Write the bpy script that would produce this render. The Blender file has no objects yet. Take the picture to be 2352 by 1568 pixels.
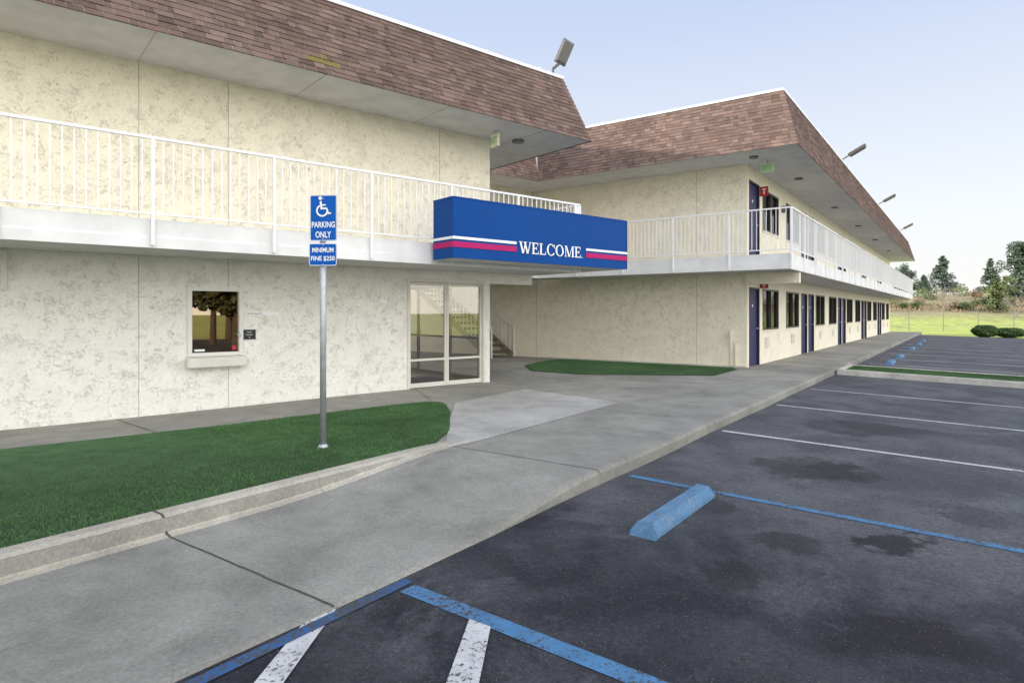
import bpy, bmesh, math, random
import numpy as np
from mathutils import Vector, Matrix
random.seed(7); rng = np.random.default_rng(5)
R = math.radians
S = bpy.context.scene; C = S.collection
FPX, HOR, CX, CH = 1447.0, 718.0, 1176.0, 1.4

# ------------------------------------------------------------------ frames
W0 = Vector((6.0, 16.08)); WU = Vector((.585, .811)); WW = Vector((.811, -.585))
L0 = Vector((-.449, 12.74)); LP = Vector((.766, .643)); LN = Vector((.643, -.766))
def WF(u, w, z): p = W0 + WU*u + WW*w; return Vector((p.x, p.y, z))
def LF(p, n, z): q = L0 + LP*p + LN*n; return Vector((q.x, q.y, z))
def XF(x, y, z): return Vector((x, y, z))
def P(x, y, z=0.0):
    t = FPX*(CH-z)/(y-HOR); return Vector(((x-CX)/FPX*t, t, z))
def lot(w): return -.13 - .026*(min(w, 9)-1.9)
def sm(x): x = max(0, min(1, x)); return x*x*(3-2*x)

# ------------------------------------------------------------------ mesh builder
ORG = {}
class MB:
    def __init__(s): s.v = []; s.f = []; s.c = []
    def face(s, pts, col=None):
        i = len(s.v); s.v += [Vector(p) for p in pts]; s.f.append(tuple(range(i, i+len(pts)))); s.c.append(col)
    def hexa(s, q, col=None):
        i = len(s.v); s.v += [Vector(p) for p in q]
        for f in ((0,3,2,1),(4,5,6,7),(0,1,5,4),(1,2,6,5),(2,3,7,6),(3,0,4,7)):
            s.f.append(tuple(i+k for k in f)); s.c.append(col)
    def box(s, F, a0, a1, b0, b1, z0, z1, col=None):
        s.hexa([F(a0,b0,z0),F(a1,b0,z0),F(a1,b1,z0),F(a0,b1,z0),F(a0,b0,z1),F(a1,b0,z1),F(a1,b1,z1),F(a0,b1,z1)], col)
    def bar(s, p, q, wd, ht=None, up=Vector((0,0,1))):
        ht = ht or wd; p = Vector(p); q = Vector(q); d = (q-p).normalized()
        if abs(d.dot(up)) > .98: up = Vector((WU.x, WU.y, 0))
        sd = d.cross(up).normalized()*wd/2; u2 = sd.cross(d).normalized()*ht/2
        s.hexa([p-sd-u2,p+sd-u2,p+sd+u2,p-sd+u2,q-sd-u2,q+sd-u2,q+sd+u2,q-sd+u2])
    def tube(s, p, q, r, r2=None, n=10, cap=True):
        r2 = r if r2 is None else r2; p = Vector(p); q = Vector(q); d = (q-p).normalized()
        a = Vector((1,0,0)) if abs(d.x) < .8 else Vector((0,1,0))
        e = d.cross(a).normalized(); g = d.cross(e)
        i = len(s.v)
        for k in range(n):
            t = 2*math.pi*k/n; o = e*math.cos(t)+g*math.sin(t)
            s.v.append(p+o*r); s.v.append(q+o*r2)
        for k in range(n):
            k2 = (k+1) % n; s.f.append((i+2*k,i+2*k2,i+2*k2+1,i+2*k+1)); s.c.append(None)
        if cap:
            s.f.append(tuple(i+2*k for k in range(n))); s.c.append(None)
            s.f.append(tuple(i+2*k+1 for k in range(n))); s.c.append(None)
    def build(s, name, m, parent=None, smooth=False, bevel=0, recalc=True, org=None):
        o0 = Vector(ORG.get(parent.name, (0,0,0))) if parent else Vector(org or (0,0,0))
        me = bpy.data.meshes.new(name)
        me.from_pydata([tuple(v-o0) for v in s.v], [], s.f)
        if any(c is not None for c in s.c):
            ca = me.color_attributes.new('Col', 'FLOAT_COLOR', 'CORNER'); arr = []
            for c, f in zip(s.c, s.f): arr += list((*(c or (.2,.2,.2)), 1))*len(f)
            ca.data.foreach_set('color', arr)
        if recalc or bevel:
            bm = bmesh.new(); bm.from_mesh(me)
            if bevel:
                bmesh.ops.bevel(bm, geom=bm.edges[:], offset=bevel, segments=2, affect='EDGES', clamp_overlap=True)
            bmesh.ops.recalc_face_normals(bm, faces=bm.faces[:]); bm.to_mesh(me); bm.free()
        if smooth:
            for p in me.polygons: p.use_smooth = True
        if m: me.materials.append(m)
        o = bpy.data.objects.new(name, me); C.objects.link(o)
        if parent: o.parent = parent
        else: o.location = o0
        ORG[o.name] = tuple(o0)
        return o
def thing(name, label, cat, loc, group=None):
    o = bpy.data.objects.new(name, None); C.objects.link(o); o.location = loc; o.empty_display_size = .2
    o['label'] = label; o['category'] = cat
    if group: o['group'] = group
    ORG[o.name] = tuple(loc); return o
def tag(o, label, cat, group=None, kind=None):
    if label: o['label'] = label
    if cat: o['category'] = cat
    if group: o['group'] = group
    if kind: o['kind'] = kind
    return o
def struct(o, label=None, cat=None):
    o['kind'] = 'structure'
    if label: o['label'] = label
    if cat: o['category'] = cat
    return o

# ------------------------------------------------------------------ materials
class NT:
    def __init__(s, name):
        s.m = bpy.data.materials.new(name); s.m.use_nodes = True; s.t = s.m.node_tree; s.n = s.t.nodes; s.l = s.t.links
        s.b = s.n['Principled BSDF']; s.tc = s.n.new('ShaderNodeTexCoord')
    def noise(s, sc, det=4, rough=.55, dist=0, vec=None):
        n = s.n.new('ShaderNodeTexNoise'); n.inputs['Scale'].default_value = sc; n.inputs['Detail'].default_value = det
        n.inputs['Roughness'].default_value = rough; n.inputs['Distortion'].default_value = dist
        s.l.new(vec or s.tc.outputs['Object'], n.inputs['Vector']); return n.outputs['Fac']
    def vor(s, sc, out='Distance'):
        n = s.n.new('ShaderNodeTexVoronoi'); n.inputs['Scale'].default_value = sc
        s.l.new(s.tc.outputs['Object'], n.inputs['Vector']); return n.outputs[out]
    def ramp(s, x, pts):
        n = s.n.new('ShaderNodeValToRGB'); e = n.color_ramp.elements
        while len(e) < len(pts): e.new(.5)
        for k, (p, c) in enumerate(pts):
            e[k].position = p; e[k].color = (*c, 1) if isinstance(c, tuple) else (c, c, c, 1)
        s.l.new(x, n.inputs[0]); return n.outputs[0]
    def mix(s, fac, a, b, mode='MIX'):
        n = s.n.new('ShaderNodeMix'); n.data_type = 'RGBA'; n.blend_type = mode
        for sock, val in ((n.inputs[0], fac), (n.inputs[6], a), (n.inputs[7], b)):
            if isinstance(val, (int, float)): sock.default_value = val
            elif isinstance(val, tuple): sock.default_value = (*val, 1)
            else: s.l.new(val, sock)
        return n.outputs[2]
    def math(s, op, a, b=0.0):
        n = s.n.new('ShaderNodeMath'); n.operation = op
        for sock, val in ((n.inputs[0], a), (n.inputs[1], b)):
            if isinstance(val, (int, float)): sock.default_value = val
            else: s.l.new(val, sock)
        return n.outputs[0]
    def dist(s, c):
        n = s.n.new('ShaderNodeVectorMath'); n.operation = 'DISTANCE'
        s.l.new(s.tc.outputs['Object'], n.inputs[0]); n.inputs[1].default_value = c; return n.outputs['Value']
    def scaled(s, x, y, z):
        n = s.n.new('ShaderNodeMapping'); n.inputs['Scale'].default_value = (x, y, z); s.l.new(s.tc.outputs['Object'], n.inputs[0]); return n.outputs[0]
    def bump(s, h, st=.3, d=.01):
        n = s.n.new('ShaderNodeBump'); n.inputs['Strength'].default_value = st; n.inputs['Distance'].default_value = d
        s.l.new(h, n.inputs['Height']); s.l.new(n.outputs[0], s.b.inputs['Normal'])
    def col(s, c):
        if isinstance(c, tuple): s.b.inputs['Base Color'].default_value = (*c, 1)
        else: s.l.new(c, s.b.inputs['Base Color'])
    def rough(s, r):
        if isinstance(r, (int, float)): s.b.inputs['Roughness'].default_value = r
        else: s.l.new(r, s.b.inputs['Roughness'])
def sc3(c, k): return tuple(min(1, x*k) for x in c)
def simple(name, c, rough=.6, var=.12, scale=6, bump=0, bscale=60, metal=0, spec=.5):
    t = NT(name); n = t.noise(scale, 5)
    t.col(t.ramp(n, [(.3, sc3(c, 1-var)), (.7, sc3(c, 1+var))])); t.rough(rough); t.b.inputs['Metallic'].default_value = metal
    t.b.inputs['Specular IOR Level'].default_value = spec
    if bump: t.bump(t.noise(bscale, 3), bump, .004)
    return t.m
def stucco(name, c, dark):
    t = NT(name)
    big = t.noise(.8, 4); mid = t.noise(3.2, 5, .6)
    base = t.mix(.5, t.ramp(big, [(.3, sc3(c, .94)), (.7, sc3(c, 1.05))]), t.ramp(mid, [(.3, sc3(c, .91)), (.65, sc3(c, 1.04))]))
    v = t.scaled(1, 1, 1.6)
    def strokes(sc, msc, wd, th, dd):
        r = t.noise(sc, 5, .66, dd, v); a = t.ramp(t.math('ABSOLUTE', t.math('SUBTRACT', r, .5)), [(0, 1.0), (wd, 0.0)])
        return r, t.math('MULTIPLY', a, t.ramp(t.noise(msc, 4, .7), [(th, 0.0), (th+.04, 1.0)]))
    r, l1 = strokes(6, 9, .013, .515, .8); r2, l2 = strokes(13, 5, .022, .535, .5)
    lm = t.math('MAXIMUM', l1, t.math('MULTIPLY', l2, .8))
    gr = t.ramp(t.noise(34, 5, .75), [(.3, .93), (.65, 1.04)])
    k = t.mix(1.0, t.mix(t.math('MULTIPLY', lm, .42), base, dark), gr, 'MULTIPLY')  # stroke grooves darkened in the colour, standing in for shade in the relief
    t.col(k); t.rough(.9)
    h = t.math('ADD', t.math('MULTIPLY', t.noise(16, 6, .7, .3), .9), t.math('MULTIPLY', lm, -.8))
    t.bump(h, .58, .028); return t.m
M = {}
M['stucco'] = stucco('stucco_pale', (.89, .87, .81), (.52, .48, .41))
M['stucco_up'] = stucco('stucco_cream', (.94, .88, .72), (.58, .50, .38))
M['stucco2'] = stucco('stucco_warm', (.94, .88, .72), (.58, .50, .38))
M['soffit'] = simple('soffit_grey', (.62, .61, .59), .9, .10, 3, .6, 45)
M['white'] = simple('white_paint', (.90, .90, .91), .5, .04, 8, .1, 40)
M['white2'] = simple('white_fascia_paint', (.80, .80, .80), .55, .10, 2.5, .2, 30)
M['coping'] = simple('coping_metal', (.82, .84, .85), .5, .12, 3)
M['blue'] = simple('sign_blue', (.002, .062, .28), .5, .05, 2, spec=.12)
M['magenta'] = simple('sign_magenta', (.48, .010, .14), .5, .03, 2, spec=.2)
M['letter'] = simple('sign_white', (.90, .90, .89), .45, .02, 2)
M['signblue'] = simple('plate_blue', (.002, .10, .46), .45, .05, 4, spec=.15)
M['galv'] = simple('galvanised_steel', (.46, .48, .50), .45, .15, 14, .1, 50, .4)
M['door'] = simple('door_navy', (.030, .030, .11), .5, .15, 3, spec=.25)
M['doorframe'] = simple('door_frame_dark', (.025, .022, .05), .5, .1, 3)
M['winframe'] = simple('bronze_frame', (.05, .042, .036), .4, .1, 5)
M['alu'] = simple('cream_aluminium', (.70, .68, .62), .4, .06, 4)
M['winwhite'] = simple('white_window_frame', (.78, .77, .74), .4, .05, 4)
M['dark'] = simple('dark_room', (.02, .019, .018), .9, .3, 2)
M['office'] = simple('office_brown', (.30, .23, .15), .9, .4, 2)
M['black'] = simple('black_plastic', (.02, .02, .02), .4, .1, 5)
M['red'] = simple('red_plastic', (.50, .03, .03), .5, .1, 5)
M['exit'] = simple('exit_green_face', (.50, .70, .40), .5, .1, 5)
M['exitpale'] = simple('exit_pale_face', (.74, .74, .55), .5, .1, 5)
M['exitletter'] = simple('exit_letter', (.16, .50, .20), .5, .05, 5)
M['lampgrey'] = simple('floodlight_housing', (.16, .15, .15), .5, .1, 10)
M['lampface'] = simple('floodlight_grille', (.30, .20, .15), .5, .3, 60)
M['seam'] = simple('seam_groove', (.44, .41, .36), .9, .2, 9)
M['joint'] = simple('joint_dark', (.07, .068, .062), .95, .3, 12)
M['tile'] = simple('lobby_tile', (.30, .22, .19), .25, .15, 3)
M['mat'] = simple('door_mat', (.03, .05, .10), .9, .2, 20)
M['bark'] = simple('bark', (.14, .11, .085), .9, .3, 4)
M['barebark'] = simple('bare_bark', (.32, .28, .24), .9, .2, 4)
M['curtain'] = simple('curtain_cloth', (.60, .58, .55), .9, .1, 8)
M['concrete_step'] = simple('step_concrete', (.12, .10, .08), .85, .15, 8, .3)
M['stringer'] = simple('stair_stringer', (.38, .32, .24), .7, .1, 4)

def glass(name, tint, refl=.12, gc=(.8,.8,.8)):
    t = NT(name); n = t.n; n.remove(t.b); out = [x for x in n if x.type == 'OUTPUT_MATERIAL'][0]
    tr = n.new('ShaderNodeBsdfTransparent'); tr.inputs[0].default_value = (*tint, 1)
    gl = n.new('ShaderNodeBsdfGlossy'); gl.inputs['Roughness'].default_value = .01; gl.inputs[0].default_value = (*gc,1)
    fr = n.new('ShaderNodeFresnel'); fr.inputs[0].default_value = 1.5
    a = t.math('ADD', t.math('MULTIPLY', fr.outputs[0], .8), refl)
    mx = n.new('ShaderNodeMixShader'); t.l.new(a, mx.inputs[0]); t.l.new(tr.outputs[0], mx.inputs[1]); t.l.new(gl.outputs[0], mx.inputs[2])
    t.l.new(mx.outputs[0], out.inputs[0]); return t.m
M['glass'] = glass('window_glass', (.42, .42, .42), .04)
M['clear'] = glass('door_glass', (.98, .98, .95), .06, (.95,.93,.88))
M['bronzeglass'] = glass('bronze_glass', (.62, .48, .32), .24, (.80, .70, .55))

def shingle_mat():
    t = NT('shingle'); a = t.n.new('ShaderNodeAttribute'); a.attribute_name = 'Col'
    g = t.ramp(t.noise(70, 3, .7), [(.3, .84), (.7, 1.15)]); big = t.ramp(t.noise(.7, 4), [(.3, .82), (.7, 1.12)])
    t.col(t.mix(1.0, t.mix(1.0, a.outputs['Color'], g, 'MULTIPLY'), big, 'MULTIPLY')); t.rough(.92)
    t.b.inputs['Specular IOR Level'].default_value = .2
    t.bump(t.noise(160, 3), .4, .004); return t.m
M['shingle'] = shingle_mat()
def concrete(name, c, stain=.75, agg=True, jo=None):
    t = NT(name)
    big = t.noise(.55, 5, .62, .6); mid = t.noise(2.6, 6, .65, .3); fine = t.noise(45, 4, .7)
    a = t.ramp(big, [(.36, sc3(c, stain)), (.5, c), (.62, sc3(c, 1.32))])
    b = t.ramp(mid, [(.3, sc3(c, .64)), (.6, sc3(c, 1.14))])
    k = t.mix(.45, a, b); k = t.mix(1.0, k, t.ramp(fine, [(.3, .76), (.7, 1.18)]), 'MULTIPLY')
    sp = t.ramp(t.noise(1.7, 6, .7, .2), [(.58, 0.0), (.70, .5)]); k = t.mix(sp, k, sc3(c, .5))
    if agg: k = t.mix(t.ramp(t.vor(90), [(.0, .55), (.35, 0.0)]), k, sc3(c, .5))
    r = t.noise(.8, 4, .6, .8); cr = t.ramp(t.math('ABSOLUTE', t.math('SUBTRACT', r, .47)), [(0, 1.0), (.0010, 0.0)])
    k = t.mix(t.math('MULTIPLY', cr, .3), k, sc3(c, .35))
    t.col(k); t.rough(.88); t.bump(t.math('ADD', fine, t.math('MULTIPLY', mid, .6)), .45, .006); return t.m
M['concrete'] = concrete('sidewalk_concrete', (.280, .272, .243), .62)
M['patch'] = concrete('smooth_concrete', (.39, .38, .355), .84, False)
M['curb'] = concrete('kerb_concrete', (.43, .40, .335), .7)
M['curb2'] = concrete('pale_kerb', (.60, .58, .53), .7)
def asphalt():
    t = NT('asphalt'); s1 = t.noise(.42, 5, .6, .8); s2 = t.noise(1.1, 4, .55, .6); fine = t.noise(75, 4, .75); edge = t.noise(2.6, 6, .68)
    f2 = t.noise(26, 5, .7)
    sx = t.n.new('ShaderNodeSeparateXYZ'); t.l.new(t.tc.outputs['Object'], sx.inputs[0])
    al = t.math('ADD', t.math('MULTIPLY', sx.outputs[0], .585), t.math('MULTIPLY', sx.outputs[1], .811))
    al = t.math('ADD', al, t.math('MULTIPLY', edge, 2.6))
    far = t.ramp(t.math('MULTIPLY', al, .05), [(.25, 0.0), (.33, 1.0)])
    near = t.mix(t.ramp(s2, [(.42, 0.0), (.58, 1.0)]), (.025, .027, .034), (.052, .053, .061))
    worn = t.mix(t.ramp(s2, [(.40, 0.0), (.60, 1.0)]), (.072, .074, .084), (.118, .120, .131))
    k = t.mix(far, near, worn)
    k = t.mix(t.math('MULTIPLY', t.ramp(s1, [(.37, 1.0), (.43, 0.0)]), .6), k, (.034, .035, .041))
    pale = t.ramp(t.noise(.6, 6, .75, .5), [(.53, 0.0), (.60, 1.0)]); k = t.mix(t.math('MULTIPLY', pale, .5), k, (.108, .110, .119))
    for x, y, r, s_ in ((1850,1075,.52,.6),(1960,1085,.35,.55),(2050,1240,.26,.9),(1690,1330,.20,.6),(1830,1250,.22,.6),(2020,1450,.24,.8),(2150,1460,.22,.9),(1925,1475,.16,.7),(2080,1430,.20,.8),(2020,985,.6,.45),(1640,1160,.2,.4),(2250,1180,.3,.4)):
        d = t.math('ADD', t.dist(tuple(P(x, y, -.17))), t.math('MULTIPLY', t.math('SUBTRACT', edge, .5), r*4.0))
        k = t.mix(t.math('MULTIPLY', t.ramp(d, [(r*.60, 1.0), (r*.95, 0.0)]), s_), k, (.021, .020, .022))
    k = t.mix(1.0, k, t.ramp(fine, [(.3, .5), (.72, 1.65)]), 'MULTIPLY'); k = t.mix(1.0, k, t.ramp(f2, [(.3, .72), (.7, 1.28)]), 'MULTIPLY')
    vc = t.vor(75, 'Color'); sep = t.n.new('ShaderNodeSeparateColor'); t.l.new(vc, sep.inputs[0])
    sp = t.math('MULTIPLY', t.ramp(t.vor(75), [(.14, 1.0), (.3, 0.0)]), t.ramp(sep.outputs[0], [(.88, 0.0), (.93, 1.0)]))
    k = t.mix(t.math('MULTIPLY', sp, .8), k, (.30, .26, .21))
    r = t.noise(.6, 5, .6, .5); cr = t.ramp(t.math('ABSOLUTE', t.math('SUBTRACT', r, .5)), [(0, 1.0), (.0014, 0.0)])
    k = t.mix(t.math('MULTIPLY', cr, .3), k, (.02, .02, .02))
    t.col(k); t.rough(t.ramp(s1, [(.4, .7), (.6, .88)])); t.b.inputs['Specular IOR Level'].default_value = .25
    t.bump(t.math('ADD', fine, t.math('MULTIPLY', sp, .4)), .8, .012); return t.m
M['asphalt'] = asphalt()
def paint(name, c, wear=.42, under=(.06,.061,.066)):
    t = NT(name); w = t.noise(38, 4, .75); w2 = t.noise(3, 4)
    f = t.ramp(t.math('ADD', t.math('MULTIPLY', w, .7), t.math('MULTIPLY', w2, .3)), [(wear-.03, 0.0), (wear+.03, 1.0)])
    k = t.mix(f, under, t.ramp(t.noise(9, 4), [(.3, sc3(c, .75)), (.7, c)])); t.col(k); t.rough(.8)
    t.bump(w, .4, .004); return t.m
M['pwhite'] = paint('worn_white_paint', (.62, .62, .62), .435)
M['pblue'] = paint('worn_blue_paint', (.075, .22, .42), .46)
M['pblue2'] = paint('faded_blue_paint', (.03, .11, .28), .50)
M['stop'] = paint('wheel_stop_blue', (.085, .22, .39), .46, (.17,.23,.31))
def leafm(name, c1, c2, tr=.0):
    t = NT(name); oi = t.n.new('ShaderNodeAttribute'); oi.attribute_name = 'Col'
    k = t.mix(oi.outputs['Fac'], c1, c2); k = t.mix(1.0, k, t.ramp(t.noise(.9, 3), [(.3, .72), (.7, 1.25)]), 'MULTIPLY')
    k = t.mix(1.0, k, t.ramp(t.noise(6, 4, .7), [(.3, .8), (.7, 1.2)]), 'MULTIPLY')
    t.col(k); t.rough(.8); t.b.inputs['Specular IOR Level'].default_value = .2; return t.m
M['turf'] = leafm('turf_blades', (.055, .120, .045), (.115, .225, .085))
M['turfbase'] = simple('turf_base', (.045, .100, .040), .95, .35, 5, .6, 120)
M['conifer'] = leafm('conifer_needles', (.09, .13, .10), (.17, .22, .15))  # conifer and broad foliage paled, distance haze put into the colour
M['leaf'] = leafm('broad_foliage', (.12, .16, .07), (.24, .28, .12))
M['street'] = leafm('street_tree_foliage', (.07, .085, .035), (.17, .17, .08))
M['bush'] = leafm('bush_leaves', (.045, .09, .03), (.11, .18, .06))
M['scrub'] = leafm('scrub_leaves', (.10, .14, .06), (.22, .26, .11))
M['brown'] = leafm('dry_brush', (.26, .19, .12), (.42, .33, .21))
def fieldm():
    t = NT('field_grass'); a = t.noise(.05, 5, .6); b = t.noise(1.5, 5, .7)
    k = t.mix(t.ramp(a, [(.45, 0.0), (.65, 1.0)]), (.42, .50, .09), (.54, .52, .18))
    t.col(t.mix(1.0, k, t.ramp(b, [(.3, .7), (.7, 1.25)]), 'MULTIPLY')); t.rough(.95); return t.m
M['field'] = fieldm()
def bankm():
    t = NT('bank_grass'); sx = t.n.new('ShaderNodeSeparateXYZ'); t.l.new(t.tc.outputs['Object'], sx.inputs[0])
    z = t.math('ADD', sx.outputs[2], t.math('MULTIPLY', t.noise(.15, 5, .65), 1.6))
    f = t.ramp(t.math('MULTIPLY', z, .2), [(.24, 0.0), (.46, 1.0)])
    k = t.mix(f, (.46, .52, .11), (.36, .29, .17)); k = t.mix(t.ramp(t.noise(.35, 5, .7), [(.5, 0.0), (.6, .7)]), k, (.26, .30, .11))
    t.col(t.mix(1.0, k, t.ramp(t.noise(1.3, 5, .7), [(.3, .7), (.7, 1.25)]), 'MULTIPLY')); t.rough(.95); return t.m
M['bank'] = bankm()

# ------------------------------------------------------------------ text
def text_faces(txt, width=None, height=None, font_spacing=1.0, bold=0.0):
    cu = bpy.data.curves.new('t', 'FONT'); cu.body = txt; cu.size = 1; cu.space_character = font_spacing; cu.offset = bold
    cu.resolution_u = 4
    o = bpy.data.objects.new('t', cu); C.objects.link(o)
    dg = bpy.context.evaluated_depsgraph_get(); me = bpy.data.meshes.new_from_object(o.evaluated_get(dg))
    vs = [v.co.copy() for v in me.vertices]; fs = [tuple(p.vertices) for p in me.polygons]
    bpy.data.objects.remove(o); bpy.data.curves.remove(cu); bpy.data.meshes.remove(me)
    x0 = min(v.x for v in vs); x1 = max(v.x for v in vs); y0 = min(v.y for v in vs); y1 = max(v.y for v in vs)
    sx = (width/(x1-x0)) if width else None; sy = (height/(y1-y0)) if height else None
    sx = sx or sy; sy = sy or sx
    return [((v.x-x0)*sx, (v.y-y0)*sy) for v in vs], fs, (x1-x0)*sx, (y1-y0)*sy
def put_text(mb, txt, O, rt, up, width=None, height=None, center=True, bold=0.0):
    vs, fs, w, h = text_faces(txt, width, height, 1.0, bold)
    off = -w/2 if center else 0; i = len(mb.v)
    mb.v += [O + rt*(x+off) + up*y for x, y in vs]
    for f in fs: mb.f.append(tuple(i+k for k in f)); mb.c.append(None)
UP = Vector((0,0,1))

# ------------------------------------------------------------------ the ground
m = MB(); m.face([(-600,-300,-.42),(3000,-300,-.42),(3000,3000,-.42),(-600,3000,-.42)])
struct(m.build('ground', M['field'], recalc=False), 'sunlit yellow green field beyond the car park')
m = MB()
us = [-40, -20, 0, 20, 35.6]
for a, b in zip(us[:-1], us[1:]):
    for w0, w1 in ((1.8, 9), (9, 30)):
        m.face([WF(a,w0,lot(w0)),WF(b,w0,lot(w0)),WF(b,w1,lot(w1)),WF(a,w1,lot(w1))])
    m.face([WF(a,30,lot(30)),WF(b,30,lot(30)),WF(b,30,-.5),WF(a,30,-.5)])
m.face([WF(35.6,1.8,lot(1.8)),WF(35.6,9,lot(9)),WF(35.6,9,-.5),WF(35.6,1.8,-.5)])
struct(m.build('parking_lot', M['asphalt'], recalc=False), 'dark stained asphalt car park')
def ramp(u): return -.115*sm((-11.5-u)/2.2)
def back(u): return -.055*sm((-8-u)/6)
def hs(u, w): return ramp(u) if w > .12 else (back(u) if w < -1.5 else back(u)*max(0, -w/1.5))
gu = list(np.arange(-26, -8, .3)) + list(np.arange(-8, 38.1, 2))
gw = [-26,-14,-9,-6,-4.5,-3,-2,-1,0,.11,.13,.6,1.1,1.6,1.85,1.885,1.90,1.901]
m = MB(); idx = {}
for i, u in enumerate(gu):
    for j, w in enumerate(gw):
        z = hs(u, w) - (0,.006,.035,.4)[max(0, j-14)] if j >= 14 else hs(u, w)
        wj = w + .012*math.sin(u*1.7)*(w > 1.8)
        idx[i,j] = len(m.v); m.v.append(WF(u, wj, z))
for i in range(len(gu)-1):
    for j in range(len(gw)-1):
        m.f.append((idx[i,j],idx[i+1,j],idx[i+1,j+1],idx[i,j+1])); m.c.append(None)
struct(m.build('sidewalk', M['concrete'], recalc=False), 'grey concrete sidewalk with rolled kerb edge')
def strip(u, w0, w1, wd=.012, dz=.003):
    m = MB(); n = 24; js = [random.gauss(0, .0022) for _ in range(n+1)]
    for k in range(n):
        a = w0+(w1-w0)*k/n; b = w0+(w1-w0)*(k+1)/n; ua, ub = u+js[k], u+js[k+1]
        m.face([WF(ua-wd/2,a,hs(u,a+.001)+dz),WF(ua+wd/2,a,hs(u,a+.001)+dz),WF(ub+wd/2,b,hs(u,b)+dz),WF(ub-wd/2,b,hs(u,b)+dz)])
    if w1 > 1.8: m.face([WF(u-wd/2,w1,hs(u,w1)+dz),WF(u+wd/2,w1,hs(u,w1)+dz),WF(u+wd/2,1.92,hs(u,w1)-.04),WF(u-wd/2,1.92,hs(u,w1)-.04)])
    struct(m.build('sidewalk_joint', M['joint'], recalc=False), 'dark joint between two sidewalk slabs')
strip(-14.45, .13, 1.88, .014)
for u in (-11.55, -8.4, -6.2): strip(u, -.0 if u > -11 else .13, 1.87, .009)
for u in np.arange(-3.2, 37, 2.9): strip(u, -.0, 1.87, .012)
for p0, p1 in (((-9.13,-2.4),(-8.0,-3.95)),((-12.9,-3.35),(-12.75,-4.85)),((-6.2,0),(-5.0,-3.3)),((-11.55,.14),(-4.2,-2.4))):
    A = Vector(p0); B = Vector(p1); d = (B-A).normalized(); nn = Vector((-d.y, d.x))*.006
    zz = back(min(A.x, B.x))+.006 if A.x < -9 and B.y < -1 else .010
    m = MB(); m.face([WF(*(A-nn),zz),WF(*(A+nn),zz),WF(*(B+nn),zz),WF(*(B-nn),zz)])
    struct(m.build('sidewalk_joint', M['joint'], recalc=False), 'thin joint across the entry paving')
m = MB(); m.face([P(x,y,.005) for x,y in ((1034,958),(1046,925),(1205,893),(1425,924),(1075,1018),(1022,1028))])
struct(m.build('path', M['patch'], recalc=False), 'pale smooth concrete slab leading to the lobby doors')
def prof(u, dz=0):
    e = sm((-11.3-u)/.6); zt = .002+.016*e+dz
    return [WF(u,-.06,.0), WF(u,-.06,zt), WF(u,.055,zt), WF(u,.09,zt-.015), WF(u,.13,hs(u,.2)+.014+dz), WF(u,.18,hs(u,.2)+.002+dz), WF(u,.18,hs(u,.2)-.05)]
m = MB(); segs = list(np.arange(-20, -11.2, .35))
for a, b in zip(segs[:-1], segs[1:]):
    p, q = prof(a), prof(b)
    for k in range(6): m.face([p[k],q[k],q[k+1],p[k+1]])
struct(m.build('kerb', M['curb'], recalc=False), 'worn concrete kerb along the front lawn')
m = MB(); p, q = prof(-14.46, .003), prof(-14.443, .003)
for k in range(1, 5): m.face([p[k],q[k],q[k+1],p[k+1]])
struct(m.build('sidewalk_joint', M['joint'], recalc=False), 'dark crack through the lawn kerb')

# painted lines
def line(u, w0, w1, wd, mt, nm, lab):
    m = MB(); n = 10
    for k in range(n):
        a = w0+(w1-w0)*k/n; b = w0+(w1-w0)*(k+1)/n
        m.face([WF(u-wd/2,a,lot(a)+.004),WF(u+wd/2,a,lot(a)+.004),WF(u+wd/2,b,lot(b)+.004),WF(u-wd/2,b,lot(b)+.004)])
    struct(m.build(nm, mt, recalc=False), lab)
line(-14.05, 2.02, 7, .115, M['pblue'], 'painted_line', 'thick blue line painted nearest the viewer')
line(-11.10, 1.98, 7, .085, M['pblue'], 'painted_line', 'blue line painted behind the near blue wheel stop')
for u in (-8.33, -5.48, -2.77): line(u, 1.98, 7, .08, M['pwhite'], 'painted_line', 'white stall line on asphalt before the turf island')
for k in range(10): line(5.1+2.95*k, 2.2, 7, .10, M['pwhite'], 'painted_line', 'white stall line on asphalt beyond the turf island')
m = MB(); m.face([WF(-13.98,1.925,-.122),WF(-13.98,1.995,-.125),WF(-18,1.995,-.125),WF(-18,1.925,-.122)])
struct(m.build('painted_line', M['pblue2'], recalc=False), 'faded blue line painted along the kerb')
for q, z in ((((722,1398),(772,1398),(519,1750),(432,1750)), -.127), (((1078,1420),(1127,1438),(1062,1750),(958,1750)), -.133)):
    m = MB(); m.face([P(x,y,z) for x,y in q])
    struct(m.build('painted_line', M['pwhite'], recalc=False), 'short white hatch stripe painted in the foreground')
# turf island
m = MB()
def isl(mb, u0, u1, w0, w1, top, bot):
    mb.hexa([WF(u0,w0,lot(w0)+bot),WF(u1,w0,lot(w0)+bot),WF(u1,w1,lot(w1)+bot),WF(u0,w1,lot(w1)+bot),
             WF(u0,w0,lot(w0)+top),WF(u1,w0,lot(w0)+top),WF(u1,w1,lot(w1)+top),WF(u0,w1,lot(w1)+top)])
isl(m, .80, .95, 1.93, 8.9, .135, -.1); isl(m, 2.5, 2.65, 1.93, 8.9, .135, -.1); isl(m, .952, 2.498, 1.93, 2.08, .131, -.1)
struct(m.build('kerb', M['curb2'], bevel=.02), 'pale concrete kerb around the turf island in the car park')

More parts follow.
